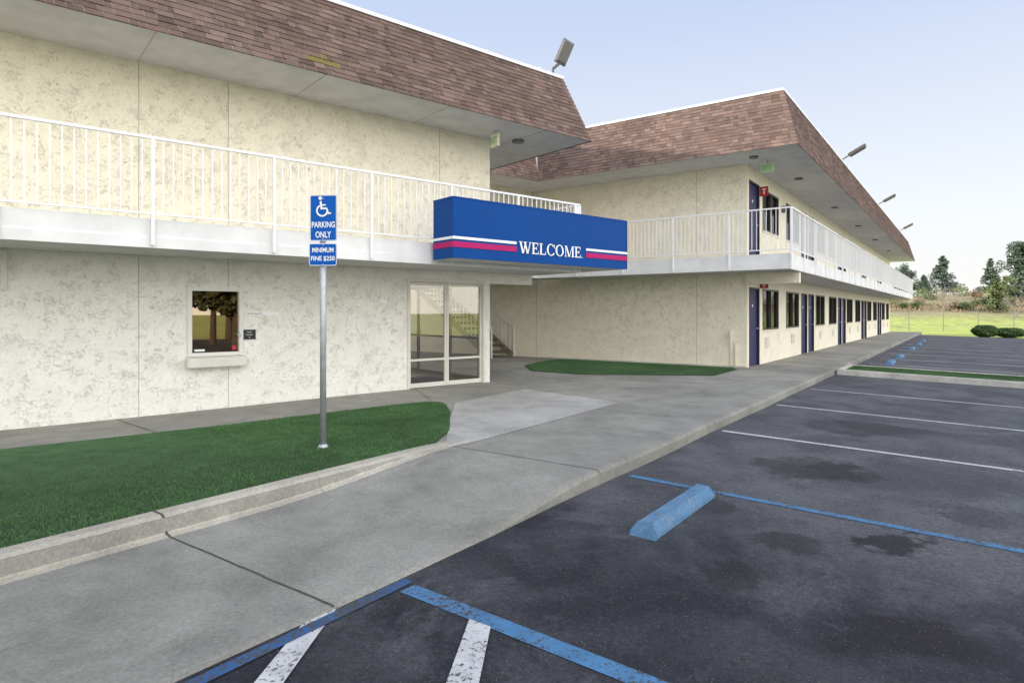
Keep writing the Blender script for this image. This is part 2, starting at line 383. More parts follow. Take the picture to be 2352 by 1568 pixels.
# ------------------------------------------------------------------ turf
def turf(name, poly, zf, n, hgt, label):
    P2 = np.array(poly); mn = P2.min(0); mx = P2.max(0)
    pts = rng.random((n*4, 2))*(mx-mn)+mn
    ins = np.zeros(len(pts), bool); j = len(P2)-1
    for i in range(len(P2)):
        xi, yi = P2[i]; xj, yj = P2[j]
        c = ((yi > pts[:,1]) != (yj > pts[:,1])) & (pts[:,0] < (xj-xi)*(pts[:,1]-yi)/(yj-yi+1e-12)+xi); ins ^= c; j = i
    pts = pts[ins][:n]; n = len(pts)
    z = np.array([zf(u, w) for u, w in pts])
    X = W0.x+WU.x*pts[:,0]+WW.x*pts[:,1]; Y = W0.y+WU.y*pts[:,0]+WW.y*pts[:,1]
    a = rng.random(n)*2*np.pi; wd = .0035+.002*rng.random(n); h = hgt*(.6+.7*rng.random(n)); l = h*.7*rng.random(n); la = rng.random(n)*2*np.pi
    v = np.zeros((n, 3, 3))
    v[:,0] = np.stack([X-np.cos(a)*wd, Y-np.sin(a)*wd, z], 1); v[:,1] = np.stack([X+np.cos(a)*wd, Y+np.sin(a)*wd, z], 1)
    v[:,2] = np.stack([X+np.cos(la)*l, Y+np.sin(la)*l, z+h], 1)
    me = bpy.data.meshes.new(name); b = len(poly)
    base = [tuple(WF(u, w, zf(u, w)+.001)) for u, w in poly]; skirt = [tuple(WF(u, w, zf(u, w)-.05)) for u, w in poly]
    me.vertices.add(3*n+2*b); me.vertices.foreach_set('co', np.concatenate([v.reshape(-1), np.array(base).reshape(-1), np.array(skirt).reshape(-1)]))
    nl = 3*n+b+4*b; me.loops.add(nl)
    li = list(range(3*n)) + [3*n+k for k in range(b)]
    for k in range(b): k2 = (k+1) % b; li += [3*n+k, 3*n+k2, 3*n+b+k2, 3*n+b+k]
    me.loops.foreach_set('vertex_index', li); me.polygons.add(n+1+b)
    st = list(range(0, 3*n, 3)) + [3*n] + [3*n+b+4*k for k in range(b)]
    me.polygons.foreach_set('loop_start', st); me.polygons.foreach_set('loop_total', [3]*n+[b]+[4]*b)
    mi = [0]*n+[1]*(1+b); me.polygons.foreach_set('material_index', mi); me.update(calc_edges=True)
    ca = me.color_attributes.new('Col', 'FLOAT_COLOR', 'CORNER')
    f = np.repeat(rng.random(n), 3); f = np.concatenate([f, np.full(nl-3*n, .3)]); ca.data.foreach_set('color', np.stack([f,f,f,np.ones_like(f)], 1).reshape(-1))
    me.materials.append(M['turf']); me.materials.append(M['turfbase'])
    o = bpy.data.objects.new(name, me); C.objects.link(o); tag(o, label, 'grass', kind='stuff'); return o
turf('lawn', [(-18,-.06),(-11.6,-.06),(-10.9,-.45),(-9.85,-1.37),(-9.4,-1.85),(-9.25,-2.1),(-9.35,-2.32),(-9.7,-2.45),(-12.28,-3.11),(-14.4,-3.7),(-18,-4.7)],
     lambda u, w: .012+back(u)*max(0,min(1,(-w)/3.7)), 260000, .015, 'green turf lawn between the front kerb and the lobby wall')
turf('lawn', [(-.3,-5.4),(-.3,-.3),(-.8,-.02),(-2.6,0.0),(-4.09,-2.57),(-4.0,-3.94),(-2.9,-4.9),(-1.6,-5.3)], lambda u, w: .01, 40000, .015, 'small green turf patch at the foot of the guest wing end wall')
turf('lawn', [(.96,2.1),(.96,8.8),(2.49,8.8),(2.49,2.1)], lambda u, w: lot(w)+.12, 40000, .015, 'narrow turf strip inside the pale kerbed car park island')

# ------------------------------------------------------------------ building helpers
def wall_openings(mb, F, a0, a1, b0, b1, z0, z1, ops):
    xs = sorted({a0, a1, *[o[0] for o in ops], *[o[1] for o in ops]})
    for x0, x1 in zip(xs[:-1], xs[1:]):
        c = (x0+x1)/2; cuts = sorted([(o[2], o[3]) for o in ops if o[0] <= c <= o[1]]); z = z0
        for lo, hi in cuts:
            if lo > z+1e-4: mb.box(F, x0, x1, b0, b1, z, lo)
            z = hi
        if z < z1: mb.box(F, x0, x1, b0, b1, z, z1)
PAL = [(.218,.148,.125),(.185,.126,.108),(.248,.172,.147),(.210,.144,.122),(.165,.114,.100),(.228,.153,.128),(.208,.150,.132),(.188,.132,.118),(.262,.184,.160)]
def shingles(mb, A0, B0, A1, B1, rows, N, moss=None, dim=1.0):
    A0, B0, A1, B1, N = map(Vector, (A0, B0, A1, B1, N)); L = (B0-A0).length
    def pt(s, t): return A0.lerp(A1, t).lerp(B0.lerp(B1, t), s/L)
    for r in range(rows):
        t0 = r/rows; t1 = min(1, (r+1.15)/rows); s = 0.0; first = True
        while s < L-.001:
            w = random.choice((.08,.11,.14,.17,.20,.25)); w = w*random.random() + .04 if first else w; first = False
            e = min(L, s+w)
            if L-e < .05: e = L
            g = .0018; o1 = N*(.010+.008*random.random()); o2 = N*.003; dd = -.011*random.random()/rows*8 if r else 0
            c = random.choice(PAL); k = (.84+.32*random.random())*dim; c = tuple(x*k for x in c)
            if moss:
                for ms, mr, mw in moss:
                    q = math.hypot((s-ms)/mw, (r-mr)/1.8)
                    if q < 1 and random.random() < 1-q: c = (.21, .175, .065)
            a, b, d, f = pt(s+g, t0+dd)+o1, pt(e-g, t0+dd)+o1, pt(e-g, t1)+o2, pt(s+g, t1)+o2
            mb.face([a, b, d, f], c); dk = tuple(x*.74 for x in c)
            mb.face([pt(s+g, t0+dd)-N*.003, pt(e-g, t0+dd)-N*.003, b, a], dk)
            s = e
def hip_core(mb, F, a0, a1, b0, b1, z0, z1, k):
    mb.hexa([F(a0,b0,z0),F(a1,b0,z0),F(a1,b1,z0),F(a0,b1,z0),F(a0+k,b0+k,z1),F(a1-k,b0+k,z1),F(a1-k,b1-k,z1),F(a0+k,b1-k,z1)])
def nrm(A, B, A1):
    return (Vector(B)-Vector(A)).cross(Vector(A1)-Vector(A)).normalized()
def railing(root, A, B, zb, zt, zlow, posts, nb, name='railing', label=None):
    A = Vector((A.x, A.y, 0)); B = Vector((B.x, B.y, 0)); d = (B-A).normalized()
    m = MB(); m.bar(A+UP*(zt-.02), B+UP*(zt-.02), .04, .032); m.bar(A+UP*zb, B+UP*zb, .025, .022)
    r = m.build(name, M['white'], root)
    for f in posts:
        p = A.lerp(B, f); q = MB(); q.bar(p+UP*zlow, p+UP*(zt-.036), .036, .036, up=d); q.build('post', M['white'], r)
    for f0, f1 in zip(posts[:-1], posts[1:]):
        q = MB()
        for k in range(1, nb):
            p = A.lerp(B, f0+(f1-f0)*k/nb); q.bar(p+UP*(zb+.012), p+UP*(zt-.036), .0135, .0135, up=d)
        q.build('baluster_panel', M['white'], r)
    return r
RW = 16

# ------------------------------------------------------------------ LOBBY BUILDING
lobby = thing('motel_building', 'cream stucco lobby building with shingled mansard roof, balcony and service window', 'building', LF(-5,0,0))
PE = -20.0
m = MB(); SW = (-5.576, -4.80, .76, 1.78); DR = (-1.915, -.13, -.2, 2.03)
wall_openings(m, LF, PE, 0, -.15, 0, -.2, 2.54, [SW, DR])
m.box(LF, -.15, 0, -4.5, -4.2, -.1, 2.0)
m.box(LF, PE, -4.2, -4.65, -4.5, -.2, 2.2)
m.box(LF, 0.001, 1.15, -.2, 0, 1.99, 2.2)
m.box(LF, PE, PE+.15, -4.5, -.15, -.2, 2.54)
m.build('wall', M['stucco'], lobby)
m = MB(); m.box(LF, PE, 0, -.15, 0, 2.541, 4.90); m.box(LF, -.15, 0, -4.5, -.152, 2.0, 4.90); m.box(LF, PE, 0, -4.65, -4.502, 2.21, 4.9); m.box(LF, PE, PE+.15, -4.5, -.152, 2.541, 4.9)
m.build('upper_wall', M['stucco_up'], lobby)
m = MB(); m.box(LF, -4.35, -4.2, -4.5, -.152, 0, 2.19); m.build('interior_wall', M['stucco2'], lobby)
m = MB(); m.box(LF, -4.2, -.02, -4.5, -.152, .004, .012); fl_ = m.build('lobby_floor', M['tile'], lobby)
m = MB(); m.box(LF, -1.8, -.4, -1.6, -.5, .013, .022); m.build('door_mat', M['mat'], fl_)
m = MB(); m.box(LF, -6.4, -4.36, -1.4, -1.3, 0, 2.1); m.box(LF, -6.4,-6.3,-1.3,-.16,0,2.1); m.build('office_interior', M['office'], lobby)
m = MB(); m.box(XF, -17, -11, 13, 40, -.2, 9.5); m.build('sun_blocker', M['stucco2'], lobby)  # unseen block added to keep the low sun off the breezeway wall
def seam(F, a, b, z0, z1, par, axis=0):
    m = MB()
    if axis == 0: m.box(F, a-.004, a+.004, 0, .003, z0, z1)
    else: m.box(F, -.003, 0, a-.004, a+.004, z0, z1)
    m.build('wall_seam', M['seam'], par)
for p in (-8.65, -6.19, -5.01):
    if not (SW[0] < p < SW[1]): seam(LF, p, 0, -.1, 2.2, lobby)
    else: seam(LF, p, 0, -.1, .59, lobby); seam(LF, p, 0, 1.79, 2.2, lobby)
    seam(LF, p, 0, 2.55, 4.88, lobby)
seam(LF, -1.21, 0, 2.55, 4.88, lobby)
# balcony slab, fascia
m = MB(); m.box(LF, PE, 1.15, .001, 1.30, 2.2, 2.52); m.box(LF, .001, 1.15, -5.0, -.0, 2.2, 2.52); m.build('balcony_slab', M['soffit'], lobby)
m = MB(); m.box(LF, PE, 1.19, 1.302, 1.34, 2.32, 2.54); m.box(LF, PE, 1.20, 1.302, 1.355, 2.19, 2.318); m.box(LF, 1.152, 1.19, -5, 1.30, 2.19, 2.54)
m.build('fascia', M['white2'], lobby)
PA, PB = LF(-14+.0,1.385,0), LF(1.17,1.385,0)
tot = 15.17; pp = [p for p in np.arange(-13.57, 1.2, 1.46)]
railing(lobby, PA, PB, 2.60, 3.54, 2.22, [(p+14)/tot for p in pp]+[1.0], 13)
railing(lobby, LF(1.17,1.36,0), LF(1.17,-4.2,0), 2.60, 3.54, 2.3, [0,.27,.54,.8,1], 10)
# roof
m = MB(); hip_core(m, LF, PE, 1.62, -5.9, 1.27, 4.885, 6.16, .42); roof = m.build('roof', M['soffit'], lobby)
m = MB()
A0, B0 = LF(PE,1.27,4.87), LF(1.62,1.27,4.87); A1, B1 = LF(PE,.85,6.16), LF(1.20,.85,6.16)
n = nrm(A0,B0,A1); n = n if n.y < 0 else -n
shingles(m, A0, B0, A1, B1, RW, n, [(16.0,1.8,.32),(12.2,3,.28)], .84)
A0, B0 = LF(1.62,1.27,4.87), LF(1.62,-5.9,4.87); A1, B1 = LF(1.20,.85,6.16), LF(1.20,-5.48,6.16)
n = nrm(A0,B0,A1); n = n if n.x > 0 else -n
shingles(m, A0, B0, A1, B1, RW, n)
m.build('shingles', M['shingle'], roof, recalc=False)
m = MB()
for k in range(RW):
    a = LF(1.62,1.27,4.87).lerp(LF(1.20,.85,6.16), k/RW); b = LF(1.62,1.27,4.87).lerp(LF(1.20,.85,6.16), (k+1.15)/RW)
    c = random.choice(PAL)
    for sgn in (Vector((-LP.x,-LP.y,0)), Vector((-LN.x,-LN.y,0))):
        o = Vector((LP.x+LN.x, LP.y+LN.y, 0)).normalized()
        m.face([a+o*.035, a+o*.026+sgn*.10, b+o*.016+sgn*.10, b+o*.018], c)
m.build('hip_cap', M['shingle'], roof, recalc=False)
m = MB(); m.box(LF, PE, 1.23, .80, .885, 6.155, 6.215); m.box(LF, 1.15, 1.235, -5.5, .798, 6.155, 6.215)
m.build('coping', M['coping'], roof)
for p in (-6.2, -4.0, -1.8, .4):
    m = MB(); m.box(LF, p-.004, p+.004, .01, 1.24, 4.879, 4.886); m.build('soffit_seam', M['seam'], roof)
m = MB(); m.tube(LF(.45,.35,4.84), LF(.45,.35,4.887), .12, n=20); m.build('soffit_light', M['lampgrey'], lobby)
# service window
m = MB(); p0, p1, z0, z1 = SW
for a, b, c, d in ((p0-.0,p0+.06,z0,z1),(p1-.06,p1,z0,z1),(p0+.06,p1-.06,z1-.06,z1),(p0+.06,p1-.06,z0,z0+.05)): m.box(LF, a, b, -.12, .035, c, d)
sw = m.build('service_window', M['winwhite'], lobby, bevel=.004)
m = MB(); m.box(LF, p0+.06, p1-.06, -.03, -.022, z0+.05, z1-.06); m.build('pane', M['bronzeglass'], sw)
m = MB(); m.box(LF, p0-.03, p1+.02, .0, .16, z0-.16, z0-.02); m.build('tray', M['alu'], sw, bevel=.012)
m = MB(); m.box(LF, p0+.10, p0+.24, -.02, -.016, z0+.07, z0+.10); m.build('sticker', M['letter'], sw)
m = MB(); m.box(LF, p1-.15, p1-.09, -.02, -.016, z0+.08, z0+.14); m.build('sticker', M['red'], sw)
# left vent
m = MB(); E = -7.62
for a, b, c, d in ((E-.8,E-.74,1.68,2.17),(E-.06,E,1.68,2.17),(E-.74,E-.06,2.11,2.17),(E-.74,E-.06,1.68,1.74)): m.box(LF, a, b, .001, .035, c, d)
for k in range(9): m.hexa([LF(E-.74,.004,1.75+.04*k),LF(E-.06,.004,1.75+.04*k),LF(E-.06,.03,1.742+.04*k),LF(E-.74,.03,1.742+.04*k),LF(E-.74,.004,1.76+.04*k),LF(E-.06,.004,1.76+.04*k),LF(E-.06,.03,1.752+.04*k),LF(E-.74,.03,1.752+.04*k)])
m.build('wall_vent', M['alu'], lobby)
# lobby doors
m = MB(); D0, D1 = -1.915, -.13; dm = (D0+D1)/2
for a, b, c, d in ((D0,D0+.05,0,2.03),(D1-.05,D1,0,2.03),(D0+.05,D1-.05,1.97,2.03)): m.box(LF, a, b, -.13, .02, c, d)
fr = m.build('lobby_entrance', M['alu'], lobby, bevel=.004)
for a, b in ((D0+.05, dm-.003), (dm+.003, D1-.05)):
    m = MB()
    for x0, x1, c, d in ((a,a+.045,.01,1.965),(b-.045,b,.01,1.965),(a+.045,b-.045,1.915,1.965),(a+.045,b-.045,.01,.09),(a+.045,b-.045,.50,.54)): m.box(LF, x0, x1, -.08, -.03, c, d)
    dr = m.build('door', M['alu'], fr, bevel=.003)
    m = MB(); m.box(LF, a+.045, b-.045, -.058, -.052, .09, .50); m.box(LF, a+.045, b-.045, -.058, -.052, .54, 1.915); m.build('glass', M['clear'], fr)
m = MB()
for n0 in (-.25, -1.3, -2.6, -4.15): m.box(LF, -.10, -.05, n0-.03, n0+.03, 0, 2.0)
m.box(LF, -.10, -.05, -4.2, -.2, 1.94, 2.0); m.box(LF, -.10, -.05, -4.2, -.2, .02, .10); m.box(LF, -.095, -.055, -4.2, -.2, .86, .90)
for p in (-4.1, -2.8, -1.5, -.2): m.box(LF, p-.03, p+.03, -4.6, -4.55, 0, 2.0)
m.box(LF, -4.2, -.15, -4.6, -4.55, 1.94, 2.0)
m.build('side_glazing_frame', M['winframe'], lobby)

# ------------------------------------------------------------------ small things on the lobby wall
RT = Vector((LP.x, LP.y, 0))
t = thing('door_plaque', 'small black notice plaque right of the service window', 'notice', LF(-4.7,0,1.05))
m = MB(); m.box(LF, -4.80, -4.61, .001, .012, .99, 1.14); m.build('plate', M['black'], t, bevel=.002)
for k, s_ in enumerate(('PLEASE', 'RING BELL', 'TO')):
    m = MB(); put_text(m, s_, LF(-4.705,.0145,1.095-.04*k), RT, UP, height=.016); m.build('lettering', M['letter'], t, recalc=False)
m = MB(); m.box(LF, -4.79, -4.72, .001, .012, .86, .96); o = m.build('wall_switch', M['letter'], bevel=.002); tag(o, 'white switch plate just below the black notice plaque', 'switch')
m = MB(); m.tube(LF(-4.86,.001,1.06), LF(-4.86,.05,1.06), .025, n=14); o = m.build('door_bell', M['galv']); tag(o, 'round metal call bell beside the service window frame', 'bell')
def arrow_sign(p0, z, w, txt, lab):
    t = thing('direction_sign', lab, 'sign', LF(p0, 0, z))
    m = MB(); m.box(LF, p0, p0+w, .001, .006, z-.022, z+.022); m.build('plate', M['letter'], t)
    m = MB(); m.face([LF(p0+.02,.0085,z),LF(p0+.045,.0085,z-.013),LF(p0+.045,.0085,z+.013)]); m.build('arrow', M['black'], t, recalc=False)
    m = MB(); put_text(m, txt, LF(p0+.06,.0085,z-.011), RT, UP, height=.024, center=False)
    m.build('lettering', M['black'], t, recalc=False)
arrow_sign(-4.76, 1.385, .50, 'Night Registration', 'narrow white arrow sign right of the service window')
arrow_sign(-2.62, 1.60, .28, 'Vending', 'narrow white arrow sign left of the glass lobby doors')

# ------------------------------------------------------------------ welcome sign
ws = thing('welcome_sign', 'long blue box sign reading WELCOME hung on the lobby balcony', 'sign', LF(0,1.7,2.25))
m = MB(); a0, a1, b0, b1, z0, z1 = -2.28, 1.86, 1.44, 2.0, 2.25, 3.20
m.box(LF, a0, a1, b0, b1, z0+.02, z1); m.box(LF, 1.28, a1-.001, .45, b0+.01, z0+.021, z1-.001)
m.build('sign_box', M['blue'], ws)
m = MB(); m.box(LF, a0+.03, a1-.03, b0+.02, b1-.03, z0, z0+.019); m.box(LF, 1.3, a1-.03, .48, b0+.019, z0, z0+.019); m.build('underside', M['soffit'], ws)
m = MB()
for s_ in (0, 1):
    z = z1 if s_ else z0+.02
    m.box(LF, a0-.004, a1+.004, b1-.02, b1+.006, z-.018, z+.006); m.box(LF, a0-.006, a0+.02, b0, b1-.02, z-.018, z+.006)
m.box(LF, a1-.018, a1+.005, b1-.018, b1+.0065, z0+.03, z1-.02); m.box(LF, a0-.005, a0+.018, b1-.018, b1+.0065, z0+.03, z1-.02)
m.build('trim', M['blue'], ws)
def stripes(zc, h, mt):
    for bx in ((a0-.009, a0-.0065, b0+.0, b1+.0065), (a0-.009, -1.0, b1+.0068, b1+.010), (.69, a1+.004, b1+.0068, b1+.010)):
        m = MB(); m.box(LF, *bx, zc, zc+h); m.build('stripe', mt, ws)
stripes(2.545, .043, M['letter']); stripes(2.42, .088, M['magenta'])
def serif_word(mb, O, rt, up, H, word, x=0.0):
    k = [0]
    nn = Vector((LN.x, LN.y, 0))
    def poly(pts):
        k[0] += 1
        mb.face([O + rt*(px*H) + up*(py*H) + nn*(.0002*k[0]) for px, py in pts])
    def rect(x0, y0, x1, y1): poly([(x0,y0),(x1,y0),(x1,y1),(x0,y1)])
    def slant(xa, ya, xb, yb, w): poly([(xa,ya),(xa+w,ya),(xb+w,yb),(xb,yb)])
    TH, TN, SF = .165, .07, .05
    for ch in word:
        if ch == 'E':
            rect(x+.08,0,x+.08+TH,1); rect(x,0,x+.66,SF+.03); rect(x,1-SF-.03,x+.64,1); rect(x+.2,.46,x+.5,.55)
            poly([(x+.58,0),(x+.68,0),(x+.72,.28),(x+.67,.28)]); poly([(x+.56,1),(x+.66,1),(x+.66,.74),(x+.61,.74)]); rect(x+.47,.36,x+.52,.66); x += .80
        elif ch == 'L':
            rect(x+.08,0,x+.08+TH,1); rect(x,0,x+.64,SF+.03); rect(x,1-SF,x+.36,1); poly([(x+.56,0),(x+.66,0),(x+.70,.30),(x+.65,.30)]); x += .78
        elif ch in 'CO':
            n = 40; g = .19*math.pi if ch == 'C' else 0
            pts = []
            for i in range(n+1):
                a = g + (2*math.pi-2*g)*i/n
                co, si = math.cos(a), math.sin(a); pts.append(((x+.46+.46*co, .5+.53*si), (x+.46+(.46-TH*1.05)*co, .5+(.53-TN)*si)))
            for i in range(n): poly([pts[i][0], pts[i+1][0], pts[i+1][1], pts[i][1]])
            if ch == 'C': rect(x+.79,.64,x+.85,1.0); x += .96
            else: x += 1.04
        elif ch == 'W':
            slant(x+.04,1,x+.30,0,TH); slant(x+.62,1,x+.36,0,TN+.03); slant(x+.48,1,x+.76,0,TH); slant(x+1.08,1,x+.84,0,TN+.02)
            rect(x-.02,1-SF,x+.34,1); rect(x+.44,1-SF,x+.80,1); rect(x+1.0,1-SF,x+1.26,1); x += 1.30
        elif ch == 'M':
            rect(x+.09,0,x+.09+TN,1); slant(x+.09,1,x+.45,0,TH); slant(x+.86,1,x+.50,0,TN); rect(x+.86,0,x+.86+TH,1)
            rect(x,0,x+.27,SF); rect(x+.77,0,x+1.13,SF); rect(x,1-SF,x+.2,1); rect(x+.9,1-SF,x+1.13,1); x += 1.18
    return x
H = .195; tot_w = serif_word(MB(), Vector(), Vector((1,0,0)), UP, 1, 'WELCOME')-.12; px = 0.0
for ch in 'WELCOME':
    m = MB(); adv = serif_word(m, LF(-.94,2.008,2.405)+RT*(px*1.48/tot_w), RT*(1.48/(tot_w*H)), UP, H, ch)
    m.build('letter', M['letter'], ws, recalc=False); px += adv
m = MB(); m.face([LF(.57,2.009,2.405),LF(.588,2.009,2.405),LF(.588,2.009,2.423),LF(.57,2.009,2.423)])
m.build('trademark_dot', M['letter'], ws, recalc=False)

# ------------------------------------------------------------------ parking sign
pb = P(742, 1027, .0); pb = Vector((pb.x, pb.y, 0))
ps = thing('parking_sign', 'blue accessible parking sign with fine plate on a steel post', 'sign', pb)
m = MB(); m.tube(pb+UP*-.05, pb+UP*2.58, .032, n=20); m.build('pole', M['galv'], ps, smooth=True)
m = MB(); m.tube(pb+UP*.0, pb+UP*.035, .06, .04, n=20); m.build('pole_base', M['galv'], ps)
ang = R(-4); rt = Vector((math.cos(ang), math.sin(ang), 0)); fw = Vector((math.sin(ang), -math.cos(ang), 0))
def plate(mb, O, w, h, rad, th, n=6):
    pts = []
    for cx_, cy_, a0_ in ((w/2-rad,h/2-rad,0),(-w/2+rad,h/2-rad,90),(-w/2+rad,-h/2+rad,180),(w/2-rad,-h/2+rad,270)):
        for k in range(n+1):
            a = R(a0_+90*k/n); pts.append((cx_+rad*math.cos(a), cy_+rad*math.sin(a)))
    f = [O+rt*x+UP*y for x, y in pts]; b = [p-fw*th for p in f]; i = len(mb.v); mb.v += f+b; N = len(f)
    mb.f.append(tuple(range(i, i+N))); mb.f.append(tuple(range(i+2*N-1, i+N-1, -1))); mb.c += [None]*2
    for k in range(N): mb.f.append((i+k, i+(k+1)%N, i+N+(k+1)%N, i+N+k)); mb.c.append(None)
def ringplate(mb, O, w, h, rad, wd, n=6):
    def loop(w, h, rad):
        pts = []
        for cx_, cy_, a0_ in ((w/2-rad,h/2-rad,0),(-w/2+rad,h/2-rad,90),(-w/2+rad,-h/2+rad,180),(w/2-rad,-h/2+rad,270)):
            for k in range(n+1):
                a = R(a0_+90*k/n); pts.append(O+rt*(cx_+rad*math.cos(a))+UP*(cy_+rad*math.sin(a)))
        return pts
    A = loop(w, h, rad); B = loop(w-2*wd, h-2*wd, max(rad-wd, .002))
    for k in range(len(A)): k2 = (k+1) % len(A); mb.face([A[k], A[k2], B[k2], B[k]])
O1 = pb + fw*.045 + rt*.02 + UP*2.378
m = MB(); plate(m, O1, .285, .475, .02, .004); p1_ = m.build('sign_plate', M['signblue'], ps)
m = MB(); ringplate(m, O1+fw*.0015, .281, .471, .018, .006); m.build('border', M['letter'], p1_, recalc=False)
for tx, dz, w_, h_ in (('PARKING', -.10, .245, .062), ('ONLY', -.205, .165, .066)):
    m = MB(); put_text(m, tx, O1+fw*.002+UP*dz, rt, UP, width=w_, height=h_, bold=.02); m.build('lettering', M['letter'], p1_, recalc=False)
m = MB(); Q = O1+fw*.002+UP*.112
kk = [0]
def st(x0, y0, x1, y1, w=.017):
    kk[0] += 1; a = Q+rt*x0+UP*y0+fw*.0002*kk[0]; b = Q+rt*x1+UP*y1+fw*.0002*kk[0]; d = (b-a).normalized(); s_ = d.cross(fw)*w/2; e = d*w*.3
    m.face([a-s_-e, a+s_-e, b+s_+e, b-s_+e])
st(-.028,.055,-.018,-.018,.021); st(-.023,.022,.022,.022,.014); st(-.018,-.014,.035,-.014); st(.035,-.014,.056,-.068); st(.056,-.068,.080,-.062,.014)
m.face([Q+rt*(-.032+.019*math.cos(2*math.pi*k/16))+UP*(.092+.019*math.sin(2*math.pi*k/16)) for k in range(16)])
n = 26
for k in range(n):
    a, b = R(115+245*k/n), R(115+245*(k+1)/n)
    def c_(a, r): return Q+rt*(-.012+r*math.cos(a))+UP*(-.036+r*math.sin(a))
    m.face([c_(a,.064), c_(b,.064), c_(b,.047), c_(a,.047)])
m.build('wheelchair_symbol', M['letter'], p1_, recalc=False)
O2 = pb + fw*.045 + rt*.015 + UP*2.000
m = MB(); plate(m, O2, .295, .232, .02, .004); p2_ = m.build('sign_plate', M['signblue'], ps)
m = MB(); ringplate(m, O2+fw*.0015, .291, .228, .018, .006); m.build('border', M['letter'], p2_, recalc=False)
for tx, dz, w_, h_ in (('MINIMUM', .022, .225, .050), ('FINE $250', -.070, .25, .055)):
    m = MB(); put_text(m, tx, O2+fw*.002+UP*dz, rt, UP, width=w_, height=h_, bold=.02); m.build('lettering', M['letter'], p2_, recalc=False)
for z in (2.575, 2.16, 2.095, 1.90):
    m = MB(); q_ = pb+fw*.05+rt*.02+UP*z; m.tube(q_, q_+fw*.006, .006, n=8); m.build('bolt', M['galv'], ps)

# ------------------------------------------------------------------ GUEST WING
wing = thing('motel_building', 'long two storey guest wing with navy doors, white balcony railing and shingled roof', 'building', WF(0,0,0))
UE = 36.9
doors, wins = [], []
for k in range(5):
    o = 7.5*k
    doors.append((o+.18, o+1.16)); wins.append((o+1.50, o+3.30))
    if o+7.4 < UE: wins.append((o+4.28, o+6.10)); doors.append((o+6.50, o+7.45))
    elif o+6.2 < UE: wins.append((o+4.28, o+6.10))
ops = []
for a, b in doors: ops += [(a,b,-.2,2.06),(a,b,2.76,4.83)]
for a, b in wins: ops += [(a,b,.92,2.06),(a,b,3.66,4.80)]
m = MB(); wall_openings(m, WF, 0, UE, -.15, 0, -.2, 5.2, ops)
m.box(WF, 0, .15, -15, -.1502, -.2, 5.2); m.box(WF, UE-.15, UE, -15, -.1502, -.2, 5.2); m.box(WF, .15, UE-.15, -15, -14.85, -.2, 5.2)
m.box(WF, -.16, -.002, 0, 1.27, 2.12, 2.405); m.box(WF, UE, UE+.15, 0, 1.27, 2.12, 2.405)
m.build('wall', M['stucco2'], wing)
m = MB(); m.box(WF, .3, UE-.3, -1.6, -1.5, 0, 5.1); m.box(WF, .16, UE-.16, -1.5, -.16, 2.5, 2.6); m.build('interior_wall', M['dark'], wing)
for w in (-1.31, -6.45): seam(WF, w, 0, 0, 2.4, wing, 1)
seam(WF, -1.31, 0, 2.76, 5.17, wing, 1)
m = MB(); m.box(WF, -.05, -.001, -6, -.0, -.05, .03); m.build('wall_foot', M['curb2'], wing)
rnd = random.Random(3)
for fl, zb in ((0, .0), (1, 2.76)):
    for a, b in doors:
        zt = zb+2.06 if fl == 0 else 4.83
        m = MB(); m.box(WF, a+.045, b-.045, -.10, -.05, zb+.01, zt-.05)
        for (x0, x1, c, d) in ((a+.045+.14,b-.045-.14,zb+1.15,zt-.25),(a+.045+.14,b-.045-.14,zb+.25,zb+1.0)): m.box(WF, x0, x1, -.05, -.046, c, d)
        dr = m.build('door', M['door'], wing, bevel=.003)
        m = MB(); m.box(WF, a, a+.045, -.14, .012, zb, zt); m.box(WF, b-.045, b, -.14, .012, zb, zt); m.box(WF, a+.045, b-.045, -.14, .012, zt-.045, zt); m.build('frame', M['doorframe'], dr)
        m = MB(); hx = b-.12; m.tube(WF(hx,-.05,zb+.98), WF(hx,.0,zb+.98), .018); m.bar(WF(hx,.0,zb+.98), WF(hx-.1,.0,zb+.98), .02); m.build('handle', M['galv'], dr)
        m = MB(); m.box(WF, (a+b)/2-.04, (a+b)/2+.04, -.05, -.043, zb+1.55, zb+1.62); m.build('number_plate', M['letter'], dr)
    for a, b in wins:
        z0, z1 = (.92, 2.06) if fl == 0 else (3.66, 4.80)
        m = MB(); c = (a+b)/2
        for x0, x1, d, e in ((a,a+.045,z0,z1),(b-.045,b,z0,z1),(a+.045,b-.045,z0,z0+.045),(a+.045,b-.045,z1-.045,z1),(c-.02,c+.02,z0+.045,z1-.045)): m.box(WF, x0, x1, -.10, .012, d, e)
        wd = m.build('window', M['winframe'], wing)
        m = MB(); m.box(WF, a+.045, b-.045, -.060, -.054, z0+.045, z1-.045); m.build('pane', M['glass'], wd)
        m = MB(); n = 40; cover = rnd.choice((.55, 1.0, 1.0, .8, .35)); zlo = z0+.05
        for k in range(int(n*cover)):
            x0 = a+.05+(b-a-.1)*k/n; x1 = a+.05+(b-a-.1)*(k+1)/n
            f = lambda x: -.20+.018*math.sin(x*42)
            m.face([WF(x0,f(x0),zlo),WF(x1,f(x1),zlo),WF(x1,f(x1),z1-.05),WF(x0,f(x0),z1-.05)])
        m.build('curtain', M['curtain'], wd, recalc=False)
        m = MB(); m.box(WF, a-.03, b+.03, .0, .03, z0-.04, z0-.002); m.build('sill', M['stucco2'], wd)
for a, b in wins:
    m = MB(); c = a+.42 if a < 2 else (a+b)/2
    m.box(WF, c-.20, c+.20, .001, .025, .42, .72)
    for k in range(6): m.box(WF, c-.17, c+.17, .025, .032, .45+.042*k, .467+.042*k)
    m.build('wall_grille', M['alu'], wing)
